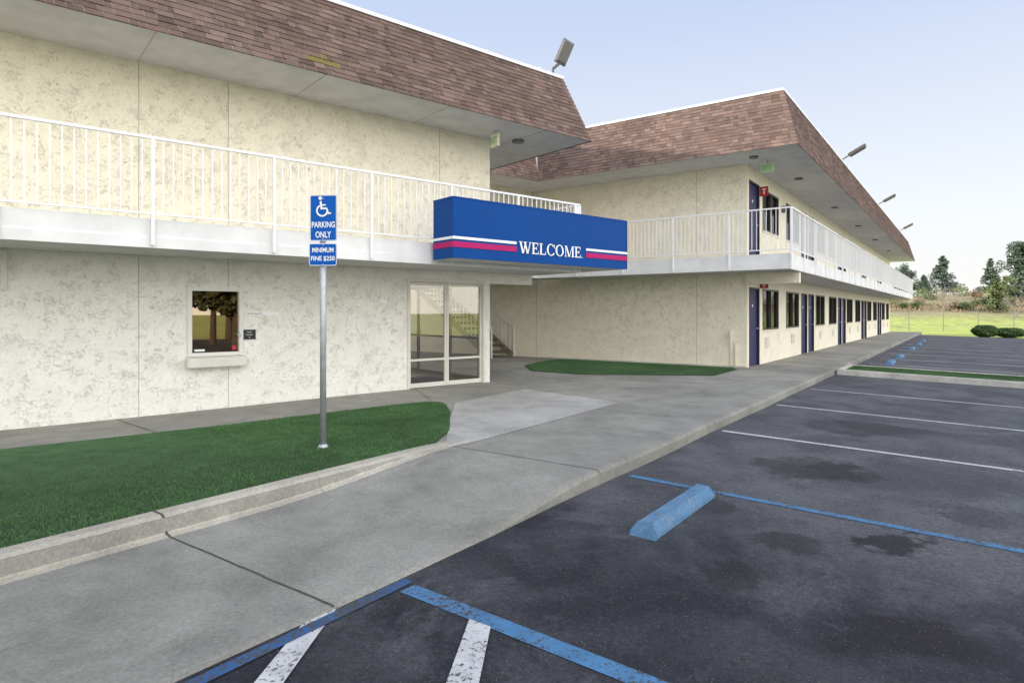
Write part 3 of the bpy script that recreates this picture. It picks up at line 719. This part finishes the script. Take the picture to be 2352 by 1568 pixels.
# balcony
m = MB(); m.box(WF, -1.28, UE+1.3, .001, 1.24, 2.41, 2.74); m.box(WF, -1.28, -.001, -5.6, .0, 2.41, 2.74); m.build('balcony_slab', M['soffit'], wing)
m = MB(); m.box(WF, -1.34, UE+1.3, 1.242, 1.30, 2.53, 2.75); m.box(WF, -1.35, UE+1.3, 1.242, 1.315, 2.395, 2.528)
m.box(WF, -1.34, -1.282, -5.6, 1.24, 2.53, 2.75); m.box(WF, -1.355, -1.282, -5.6, 1.24, 2.395, 2.528)
m.build('fascia', M['white2'], wing)
nP = 27
railing(wing, WF(-1.32,1.335,0), WF(UE+1.2,1.335,0), 2.84, 3.80, 2.42, [k/nP for k in range(nP+1)], 13)
railing(wing, WF(-1.36,1.335,0), WF(-1.36,-5.6,0), 2.84, 3.80, 2.42, [k/5 for k in range(6)], 13)
railing(wing, WF(UE+1.2,1.30,0), WF(UE+1.2,.05,0), 2.84, 3.80, 2.6, [0,1], 9)
# roof
RA0, RA1, RB0, RB1 = -1.38, 38.4, -16.4, 1.475; ZS, ZR, K = 5.18, 6.57, .40
m = MB(); hip_core(m, WF, RA0, RA1, RB0, RB1, ZS+.012, ZR, K); wroof = m.build('roof', M['soffit'], wing)
m = MB()
A0, B0, A1, B1 = WF(RA0,RB1,ZS), WF(RA1,RB1,ZS), WF(RA0+K,RB1-K,ZR), WF(RA1-K,RB1-K,ZR)
n = nrm(A0,B0,A1); n = n if n.x > 0 else -n; shingles(m, A0, B0, A1, B1, RW, n)
A0, B0, A1, B1 = WF(RA0,-5.47,ZS), WF(RA0,RB1,ZS), WF(RA0+K,-5.78,ZR), WF(RA0+K,RB1-K,ZR)
n = nrm(A0,B0,A1); n = n if n.y < 0 else -n; shingles(m, A0, B0, A1, B1, RW, n)
m.build('shingles', M['shingle'], wroof, recalc=False)
m = MB()
for k in range(RW):
    a = WF(RA0,RB1,ZS).lerp(WF(RA0+K,RB1-K,ZR), k/RW); b = WF(RA0,RB1,ZS).lerp(WF(RA0+K,RB1-K,ZR), (k+1.15)/RW)
    c = random.choice(PAL); o = Vector((WW.x-WU.x, WW.y-WU.y, 0)).normalized()
    for sgn in (Vector((-WW.x,-WW.y,0)), Vector((WU.x,WU.y,0))): m.face([a+o*.035, a+o*.026+sgn*.11, b+o*.016+sgn*.11, b+o*.018], c)
m.build('hip_cap', M['shingle'], wroof, recalc=False)
m = MB(); m.box(WF, RA0+K-.03, RA1-K, RB1-K-.06, RB1-K+.03, ZR-.005, ZR+.055); m.box(WF, RA0+K-.031, RA0+K+.06, -8, RB1-K-.061, ZR-.005, ZR+.055); m.build('coping', M['coping'], wroof)
for u, w in ((-.7,.35),(2.6,.7),(8.6,.7),(14.6,.7),(21,.7),(28,.7)):
    m = MB(); m.tube(WF(u,w,ZS-.03), WF(u,w,ZS+.013), .11, n=18); m.build('soffit_light', M['lampgrey'], wing)
m = MB(); m.box(WF, -.05, -.012, -.42, -.38, .03, .95); m.box(WF, -.06, -.012, -.30, -.26, .03, .62); m.box(WF, -.07, -.012, -.44, -.36, .78, .95)
m.build('conduit', M['stucco2'], wing, bevel=.006)

# connector between wing and lobby
con = thing('motel_building', 'short roofed link joining the lobby building to the guest wing', 'building', WF(-2.5,-6.5,0))
Q0 = WF(-1.34,-5.47,0); q2 = Vector((Q0.x, Q0.y))
def QF(p, n, z): q = q2 - LP*p + LN*n; return Vector((q.x, q.y, z))
CL = 4.6
m = MB(); m.box(QF, -.9, CL, -1.50, -1.35, 2.76, 5.19); m.build('wall', M['stucco2'], con)
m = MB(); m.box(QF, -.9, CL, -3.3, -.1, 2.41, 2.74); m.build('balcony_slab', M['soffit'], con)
m = MB(); m.box(QF, 0, CL, -.098, -.04, 2.40, 2.75); m.build('fascia', M['white2'], con)
railing(con, QF(0,-.02,0), QF(CL,-.02,0), 2.84, 3.80, 2.42, [0,.33,.66,1], 11)
m = MB(); m.hexa([QF(-.9,0.0,ZS+.008),QF(CL,0.0,ZS+.008),QF(CL,-4.5,ZS+.008),QF(-.9,-4.5,ZS+.008),QF(-.9,-.4,ZR-.02),QF(CL,-.4,ZR-.02),QF(CL,-4.1,ZR-.02),QF(-.9,-4.1,ZR-.02)])
cr = m.build('roof', M['soffit'], con)
m = MB(); A0, B0, A1, B1 = QF(0,0,ZS), QF(CL,0,ZS), QF(-.1,-.4,ZR), QF(CL,-.4,ZR)
n = nrm(A0,B0,A1); n = n if n.y < 0 else -n; shingles(m, A0, B0, A1, B1, RW, n); m.build('shingles', M['shingle'], cr, recalc=False)
# stairs
stt = thing('staircase', 'open concrete staircase rising in the breezeway beside the guest wing', 'stairs', WF(-.7,-7.4,0))
SB = -7.35
for k in range(13):
    m = MB(); w = SB-.26*k; m.box(WF, -1.25, -.12, w-.29, w, .18*k+.135, .18*k+.195); m.build('tread', M['concrete_step'], stt)
for u in (-1.28, -.10):
    m = MB(); m.bar(WF(u,SB+.05,.04), WF(u,SB-3.4,2.42), .04, .18); m.build('stringer', M['stringer'], stt)
    m = MB(); m.bar(WF(u,SB+.1,.95), WF(u,SB-3.4,3.35), .04, .04); m.bar(WF(u,SB+.1,0), WF(u,SB+.1,.95), .04)
    for k in range(1, 22): w = SB+.1-.16*k; z = .69*(.16*k); m.bar(WF(u,w,z+.05), WF(u,w,z+.95), .014)
    m.build('handrail', M['white'], stt)

# ------------------------------------------------------------------ exit signs, alarms
def exit_sign(O, rt, lab, w=.30, h=.20, mt='exit'):
    nn = rt.cross(UP); t = thing('exit_sign', lab, 'sign', O)
    m = MB(); m.hexa([O+rt*a+nn*b+UP*c for c in (-h/2,h/2) for a, b in ((-w/2,-.03),(w/2,-.03),(w/2,.03),(-w/2,.03))]); m.build('sign_box', M[mt], t, bevel=.006)
    m = MB(); m.bar(O+UP*h/2, O+UP*(h/2+.10), .02); m.build('bracket', M['galv'], t)
    m = MB(); put_text(m, 'EXIT', O+nn*.0325+UP*-.06, rt, UP, width=.23, height=.12, bold=.015); m.build('lettering', M['exitletter'], t, recalc=False)
exit_sign(WF(-.12,.52,4.99), Vector((WW.x,WW.y,0)), 'green EXIT sign hanging at the corner of the guest wing soffit')
exit_sign(LF(-.32,.57,4.70), Vector((.55,-.83,0)).normalized(), 'pale EXIT sign hanging under the lobby roof overhang', .26, .24, 'exitpale')
for z, hh, lab in ((4.72, .13, 'red fire extinguisher sign beside the upper corner door'), (2.17, .06, 'red fire extinguisher sign beside the lower corner door')):
    t = thing('fire_sign', lab, 'sign', WF(1.33, 0, z-.12)); zz = z-.05
    m = MB(); m.box(WF, 1.22, 1.235, .001, .22, zz-hh, zz+hh); m.build('plate', M['red'], t, bevel=.003)
    m = MB(); m.tube(WF(1.2165,.11,zz-hh*.4), WF(1.2185,.11,zz-hh*.4), .2*hh, n=10); m.box(WF, 1.2165, 1.2185, .09, .13, zz-hh*.3, zz+hh*.4); m.box(WF, 1.2165, 1.2185, .05, .17, zz+hh*.42, zz+hh*.6); m.build('symbol', M['letter'], t)
m = MB(); m.box(WF, 3.62, 3.80, .001, .13, 4.42, 4.62); tag(m.build('wall_lantern', M['lampgrey'], bevel=.02), 'dark wall lamp on upper facade between the first two windows', 'lamp')

# ------------------------------------------------------------------ floodlights
def flood(base, lx, ly, head, w, h, lab):
    t = thing('floodlight', lab, 'light', base, 'floodlights along the roof edges')
    lx = lx.normalized(); ly = (ly-lx*ly.dot(lx)).normalized(); nz = lx.cross(ly).normalized()
    m = MB(); m.tube(base-UP*.05, base+UP*.16, .025); m.bar(base+UP*.15, head-lx*h*.42-nz*.03, .05, .04); m.tube(base-UP*.01, base+UP*.03, .07); m.build('arm', M['lampgrey'], t)
    m = MB()
    def q(a, b, c): return head+lx*a+ly*b+nz*c
    m.hexa([q(-h/2,-w/2,0),q(h/2,-w/2,0),q(h/2,w/2,0),q(-h/2,w/2,0),q(-h/2+.04,-w/2+.04,-.09),q(h/2-.06,-w/2+.04,-.09),q(h/2-.06,w/2-.04,-.09),q(-h/2+.04,w/2-.04,-.09)]); m.build('housing', M['lampgrey'], t, bevel=.01)
    m = MB(); m.hexa([q(a,b,c) for c in (.001,.012) for a, b in ((-h/2+.03,-w/2+.03),(h/2-.03,-w/2+.03),(h/2-.03,w/2-.03),(-h/2+.03,w/2-.03))]); m.build('lens', M['lampface'], t)
    m = MB()
    for k in range(9): a = -h/2+.04+(h-.08)*k/8; m.bar(q(a,-w/2+.03,.018), q(a,w/2-.03,.018), .008)
    for k in range(5): b = -w/2+.04+(w-.08)*k/4; m.bar(q(-h/2+.03,b,.022), q(h/2-.03,b,.022), .006)
    m.build('grille', M['lampgrey'], t)
fb = LF(1.02,.78,6.2); hd = fb+Vector((.22, -.05, .46))
flood(fb, Vector((.40,-.15,.90)), Vector((.85,.35,-.05)), hd, .28, .50, 'large caged floodlight tilted up on the lobby roof corner')
m = MB(); m.box(LF, .45, 1.15, .6, .8, 6.20, 6.255); m.box(LF, .62, .70, .65, .78, 6.255, 6.29)
m.build('flashing', M['coping'], roof)
Wv = Vector((WW.x,WW.y,0)); Uv = Vector((WU.x,WU.y,0))
for u, lab in ((8.1,'floodlight on the guest wing roof edge nearest the corner'),(19.3,'middle floodlight on the guest wing roof edge'),(31.6,'farthest floodlight on the guest wing roof edge')):
    b = WF(u, 1.02, ZR+.04); flood(b, Wv*.8+UP*.42, Uv, b+Wv*.45+UP*.42, .34, .62, lab)

# ------------------------------------------------------------------ wheel stops
def stop(u0, u1, w, lab):
    z = lot(w)+.003; t = MB(); prof = [(-.095,0),(-.092,.033),(-.048,.092),(.048,.092),(.092,.033),(.095,0)]
    i = len(t.v); N = len(prof)
    for e, u in enumerate((u0, u1)):
        for b, c in prof:
            ins = .05*(c/.10)*(1 if e == 0 else -1); t.v.append(WF(u+ins, w+b, lot(w+b)+.003+c))
    for k in range(N-1): t.f.append((i+k,i+k+1,i+N+k+1,i+N+k)); t.c.append(None)
    t.f.append((i,i+N,i+2*N-1,i+N-1)); t.f.append(tuple(i+k for k in range(N))); t.f.append(tuple(i+2*N-1-k for k in range(N))); t.c += [None]*3
    th = thing('wheel_stop', lab, 'wheel stop', WF((u0+u1)/2, w, lot(w)), 'blue wheel stops in the parking stalls')
    t.build('block', M['stop'], th, bevel=.006)
    for u in (u0+.25, u1-.25):
        m = MB(); m.tube(WF(u,w,z+.086), WF(u,w,z+.096), .014, n=10); m.build('bolt', M['lampgrey'], th)
stop(-12.50, -11.24, 2.73, 'blue concrete wheel stop in the foreground stall, nearest the viewer')
for k, (u, lab) in enumerate(((5.7,'first blue wheel stop beyond the turf island'),(9.0,'second blue wheel stop beyond the turf island'),(14.9,'third blue wheel stop beyond the turf island'),(19.4,'fourth blue wheel stop beyond the turf island'),(23.6,'farthest blue wheel stop beside the guest wing'))):
    stop(u-.7, u+.7, 2.68, lab)

# ------------------------------------------------------------------ background
def foliage(centers, n, sz, col='rand', squash=1.0):
    m = MB()
    for (c, r) in centers:
        for _ in range(n):
            d = Vector((random.gauss(0,1), random.gauss(0,1), random.gauss(0,1)*squash)); d = d.normalized()*r*(random.random()**.4)
            p = Vector(c)+d; a = Vector((random.gauss(0,1),random.gauss(0,1),random.gauss(0,1))).normalized(); b = a.orthogonal().normalized(); s_ = sz*(.5+random.random())
            f = random.random(); m.face([p-a*s_-b*s_*.5, p+a*s_*.2-b*s_*.6, p+a*s_, p-a*s_*.1+b*s_*.6], (f,f,f))
    return m
def pxpos(x, depth): return (x-CX)/FPX*depth
def pz(y, depth): return CH+(HOR-y)/FPX*depth
def bank_h(X, Y):
    k = sm((Y-66)/40); return -.42 + k*(4.6+.35*math.sin(X*.09)+.3*math.sin(X*.23+2))
m = MB(); xs = list(np.arange(20, 220, 4)); ys = [64,66,70,74,78,82,86,90,94,98,102,107,114,140,400]; idx = {}
for i, x in enumerate(xs):
    for j, y in enumerate(ys):
        idx[i,j] = len(m.v); m.v.append(Vector((x, y, bank_h(x, y)+random.uniform(-.10,.10)*(j>2)-(.1 if j==0 else -.004))))
for i in range(len(xs)-1):
    for j in range(len(ys)-1): m.f.append((idx[i,j],idx[i+1,j],idx[i+1,j+1],idx[i,j+1])); m.c.append(None)
struct(m.build('hills', M['bank'], recalc=False, smooth=True), 'grassy embankment behind the field, turning brown higher up')
def conifer(x, ybase, ytop, wpx, depth, lab, mt='conifer', gap=.25):
    X = pxpos(x, depth); zb = bank_h(X, depth) if depth > 66 else -.42; zt = pz(ytop, depth); H = zt-zb; Rr = wpx/FPX*depth/2
    t = thing('pine_tree', lab, 'tree', (X, depth, zb))
    m = MB(); m.tube((X,depth,zb-.2), (X,depth,zb+H*.96), H*.022, .02, n=8); tr = m.build('trunk', M['bark'], t)
    m2 = MB(); cen = []
    nl = 16
    for k in range(nl):
        f = k/(nl-1); z = zb+H*(.14+.84*f); rr = Rr*(1-f)**.8*random.uniform(.7,1.15)+.12
        for b in range(random.randint(4,7)):
            a = random.random()*6.28; e = Vector((X+math.cos(a)*rr, depth+math.sin(a)*rr, z-rr*.12)); m2.tube((X,depth,z), e, .04, .015, n=4, cap=False)
            for q in (.45,.75,1.0): cen.append((Vector((X,depth,z)).lerp(e,q), rr*.22+.15))
    m2.build('limbs', M['bark'], t)
    foliage(cen, 18, H*.018+.05, squash=.5).build('crown', M[mt], t, recalc=False)
def broad_at(X, depth, zb, zt, Rr, lab, mt='leaf', low=.25, n=34, group=None):
    H = zt-zb
    t = thing('leafy_tree', lab, 'tree', (X, depth, zb), group); m = MB(); m.tube((X,depth,zb-.2),(X+.1,depth,zb+H*.55), H*.03, H*.015, n=8); m.build('trunk', M['bark'], t)
    cen = []; m2 = MB()
    for k in range(n):
        a = random.random()*6.28; f = random.random(); z = zb+H*(low+(1-low)*f*.93); rr = Rr*math.sqrt(max(.05,1-(2*f-.9)**2))*random.random()**.5*.85
        e = Vector((X+math.cos(a)*rr, depth+math.sin(a)*rr, z)); cen.append((e, Rr*random.uniform(.16,.30))); m2.tube((X,depth,zb+H*.35), e, .07, .02, n=4, cap=False)
    m2.build('limbs', M['bark'], t)
    foliage(cen, 110, H*.018+.035).build('crown', M[mt], t, recalc=False)
def broad(x, ytop, wpx, depth, lab, mt='leaf', low=.25, n=34):
    X = pxpos(x, depth); zb = bank_h(X, depth) if depth > 66 else -.42
    broad_at(X, depth, zb, pz(ytop, depth), wpx/FPX*depth/2, lab, mt, low, n)
broad(2080, 606, 72, 118, 'dark rounded evergreen tree just beyond the far roof end', 'conifer', .15)
conifer(2165, 668, 588, 80, 120, 'broad pine tree left of the other pines above the bank')
conifer(2122, 668, 632, 30, 130, 'small distant pine low between two larger trees')
conifer(2275, 668, 594, 52, 125, 'narrow dark pine second from the right above the bank')
conifer(2290, 700, 640, 44, 84, 'short bright green conifer standing on the bank slope', 'leaf')
broad(2345, 548, 104, 92, 'tall spreading tree cut off by the right edge', 'conifer', .1, 50)
broad(2310, 628, 54, 88, 'low leafy tree beneath the tall tree at the right', 'leaf', .1, 26)
for X, Y, h in ((15.5,-3.5,7),(17.5,-6.2,6),(19,-9,8),(23,-4.5,7.5),(26,-11,9),(19,-1,7),(30,-8,8),(27,-15,9)):
    broad_at(X, Y, -.42, h, 2.6, 'leafy street tree mirrored in the service window pane', 'street', .30, 34, 'street trees across the car park')
def bare(x, ytop, depth, lab):
    X = pxpos(x, depth); zb = bank_h(X, depth) if depth > 66 else -.42; H = pz(ytop, depth)-zb; t = thing('bare_tree', lab, 'tree', (X,depth,zb)); m = MB()
    mt = MB(); mt.tube((X,depth,zb-.1),(X,depth,zb+H*.25), .12, .09, n=8); mt.build('trunk', M['barebark'], t)
    def br(p, d, l, r, k):
        q = p+d*l; m.tube(p, q, r, r*.6, n=4, cap=False)
        if k:
            for _ in range(3): d2 = (d+Vector((random.gauss(0,.5),random.gauss(0,.5),random.gauss(.1,.35)))).normalized(); br(q, d2, l*.72, r*.55, k-1)
    for _ in range(6): br(Vector((X,depth,zb+H*.15)), Vector((random.gauss(0,.6),random.gauss(0,.6),.9)).normalized(), H*.3, .045, 4)
    m.build('crown', M['barebark'], t)
bare(2165, 650, 80, 'pale leafless tree on the slope below the broad pine')
bare(2335, 672, 80, 'pale leafless shrub tree at the right edge of the bank')
for k, x in enumerate((2060,2085,2110,2135,2190,2210,2232,2255,2320,2348)):
    d = random.choice((86,90,94,98)); X = pxpos(x, d); z = bank_h(X, d); mt = 'brown' if k in (2,4,6) else 'scrub'
    cen = [(Vector((X+random.gauss(0,.7), d+random.gauss(0,.5), z+.3+random.random()*.6)), .5) for _ in range(8)]
    o = foliage(cen, 90, .11).build('shrub', M[mt], recalc=False, org=(X,d,z))
    nm = ['first','second','third','fourth','fifth','sixth','seventh','eighth','ninth','tenth'][k]
    tag(o, f"{'green' if mt=='scrub' else 'brown'} scrubby shrub on the bank, {nm} from the left", 'shrub', 'shrubs on the embankment')
cen = [(Vector((x, 101+random.random()*8, bank_h(x,104)+.2+random.random()*.8)), 1.0) for x in np.arange(50, 105, 1.3)]
tag(foliage(cen, 60, .20).build('brush', M['scrub'], recalc=False), 'low line of distant brush along the top of the bank', 'brush', kind='stuff')
for x, yb, wpx, hpx, lab in ((2262,769,48,27,'round clipped dark bush left of the other car park bush'),(2318,775,58,21,'wide clipped dark bush at the car park end, right')):
    d = FPX*(CH+.40)/(yb-HOR); d = min(d, 46); X = pxpos(x, d); wd = wpx/FPX*d/2; h = hpx/FPX*d
    t = thing('bush', lab, 'bush', (X, d, -.42)); m = MB(); m.tube((X,d,-.45),(X,d,0), .05, .03); m.build('stem', M['bark'], t)
    m = MB()
    for _ in range(5200):
        v = Vector((random.gauss(0,1),random.gauss(0,1),random.gauss(0,1))).normalized(); r = random.uniform(.82,1.06)*(1+.07*math.sin(v.x*7+v.z*5))
        p = Vector((X+v.x*wd*r, d+v.y*wd*r, -.38+h*.5+v.z*h*.52*r)); a = Vector((random.gauss(0,1),random.gauss(0,1),random.gauss(0,1))).normalized(); b = a.orthogonal(); f = random.random(); s_ = .035
        m.face([p-a*s_, p-b*s_, p+a*s_, p+b*s_], (f,f,f))
    m.build('foliage', M['bush'], t, recalc=False)
# chain link fence
fz = -.42; fd = 60
ft = thing('chain_link_fence', 'chain link fence crossing the sunlit field', 'fence', (45, fd, fz))
def fx(k): return Vector((33+3.0*k, 63-.55*k, fz))
for k in range(14):
    m = MB(); m.tube(fx(k), fx(k)+UP*2.0, .03, n=8); m.build('post', M['lampgrey'], ft)
m = MB(); m.tube(fx(0)+UP*1.95, fx(13)+UP*1.95, .018, n=6); m.build('rail', M['lampgrey'], ft)
t = NT('chain_mesh'); n = t.n; out = [x for x in n if x.type == 'OUTPUT_MATERIAL'][0]; tr = n.new('ShaderNodeBsdfTransparent'); mx = n.new('ShaderNodeMixShader'); mx.inputs[0].default_value = .10
t.col((.4,.4,.4)); t.l.new(tr.outputs[0], mx.inputs[1]); t.l.new(t.b.outputs[0], mx.inputs[2]); t.l.new(mx.outputs[0], out.inputs[0])
m = MB(); m.face([fx(0)+UP*.1, fx(13)+UP*.1, fx(13)+UP*1.93, fx(0)+UP*1.93]); m.build('mesh_panel', t.m, ft, recalc=False)
m = MB()
for _ in range(4000):
    y = random.uniform(84, 92); x = random.uniform(40, 95); h = random.uniform(.2,.5); a = random.random()*3.14; f = random.random(); z_ = bank_h(x, y); p = Vector((x,y,z_)); d = Vector((math.cos(a),math.sin(a),0))*.10
    m.face([p-d, p+d, p+UP*h+d*random.gauss(0,1.5)], (f,f,f))
tag(m.build('dry_grass', M['brown'], recalc=False), 'dry brown grass on the bank behind the chain link fence', 'grass', kind='stuff')

# ------------------------------------------------------------------ light, world, camera
EL = R(15); hd_ = Vector((-1, .10, 0)).normalized()
sd = bpy.data.lights.new('sun', 'SUN'); sd.energy = 5.0; sd.angle = R(.5); sd.color = (1, .90, .76)
so = bpy.data.objects.new('sun', sd); C.objects.link(so)
todir = Vector((hd_.x*math.cos(EL), hd_.y*math.cos(EL), math.sin(EL)))
so.rotation_euler = todir.to_track_quat('Z', 'Y').to_euler()
wo = bpy.data.worlds.new('World'); S.world = wo; wo.use_nodes = True; nt = wo.node_tree
bg = nt.nodes['Background']; sk = nt.nodes.new('ShaderNodeTexSky'); sk.sky_type = 'NISHITA'; sk.sun_disc = False
sk.sun_elevation = EL; sk.sun_rotation = math.atan2(hd_.x, hd_.y); sk.air_density = 1.0; sk.dust_density = 1.0; sk.ozone_density = 1.0
tcw = nt.nodes.new('ShaderNodeTexCoord'); sp = nt.nodes.new('ShaderNodeSeparateXYZ'); nt.links.new(tcw.outputs['Generated'], sp.inputs[0])
rp = nt.nodes.new('ShaderNodeValToRGB'); e = rp.color_ramp.elements
e[0].position = 0; e[0].color = (1.03,1.0,.98,1); e[1].position = .14; e[1].color = (.96,.99,1.03,1)
x_ = e.new(.42); x_.color = (.62,.73,.97,1); x_ = e.new(1.0); x_.color = (.46,.59,.88,1)
nt.links.new(sp.outputs[2], rp.inputs[0])
hz = nt.nodes.new('ShaderNodeVectorMath'); hz.operation = 'SCALE'; hz.inputs['Scale'].default_value = 6.8; nt.links.new(rp.outputs[0], hz.inputs[0])
mxw = nt.nodes.new('ShaderNodeMix'); mxw.data_type = 'RGBA'; mxw.inputs[0].default_value = .90
nt.links.new(sk.outputs[0], mxw.inputs[6]); nt.links.new(hz.outputs[0], mxw.inputs[7])
# added fill glow in the unseen sky, there to light the building fronts
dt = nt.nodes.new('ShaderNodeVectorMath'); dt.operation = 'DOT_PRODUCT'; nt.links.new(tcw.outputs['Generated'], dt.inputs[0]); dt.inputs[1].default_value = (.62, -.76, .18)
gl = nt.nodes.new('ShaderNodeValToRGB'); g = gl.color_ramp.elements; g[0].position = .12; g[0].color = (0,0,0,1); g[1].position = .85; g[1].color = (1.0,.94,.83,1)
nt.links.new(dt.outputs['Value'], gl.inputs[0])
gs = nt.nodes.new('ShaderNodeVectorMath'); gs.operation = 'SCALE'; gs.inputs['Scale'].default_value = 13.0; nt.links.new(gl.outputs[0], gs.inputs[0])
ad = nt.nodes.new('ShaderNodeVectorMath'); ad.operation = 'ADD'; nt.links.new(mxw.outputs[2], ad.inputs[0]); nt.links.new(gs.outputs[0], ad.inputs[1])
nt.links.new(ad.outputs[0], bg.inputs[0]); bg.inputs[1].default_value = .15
cd = bpy.data.cameras.new('camera'); cam = bpy.data.objects.new('camera', cd); C.objects.link(cam)
cam.location = (0,0,CH); cam.rotation_euler = (R(90),0,0); cd.sensor_width = 36; cd.lens = FPX/2352*36
cd.shift_y = -(784-HOR)/2352; cd.clip_end = 6000; cd.clip_start = .05
S.camera = cam
S.view_settings.view_transform = 'Standard'; S.view_settings.look = 'None'; S.view_settings.exposure = 0; S.view_settings.gamma = 1
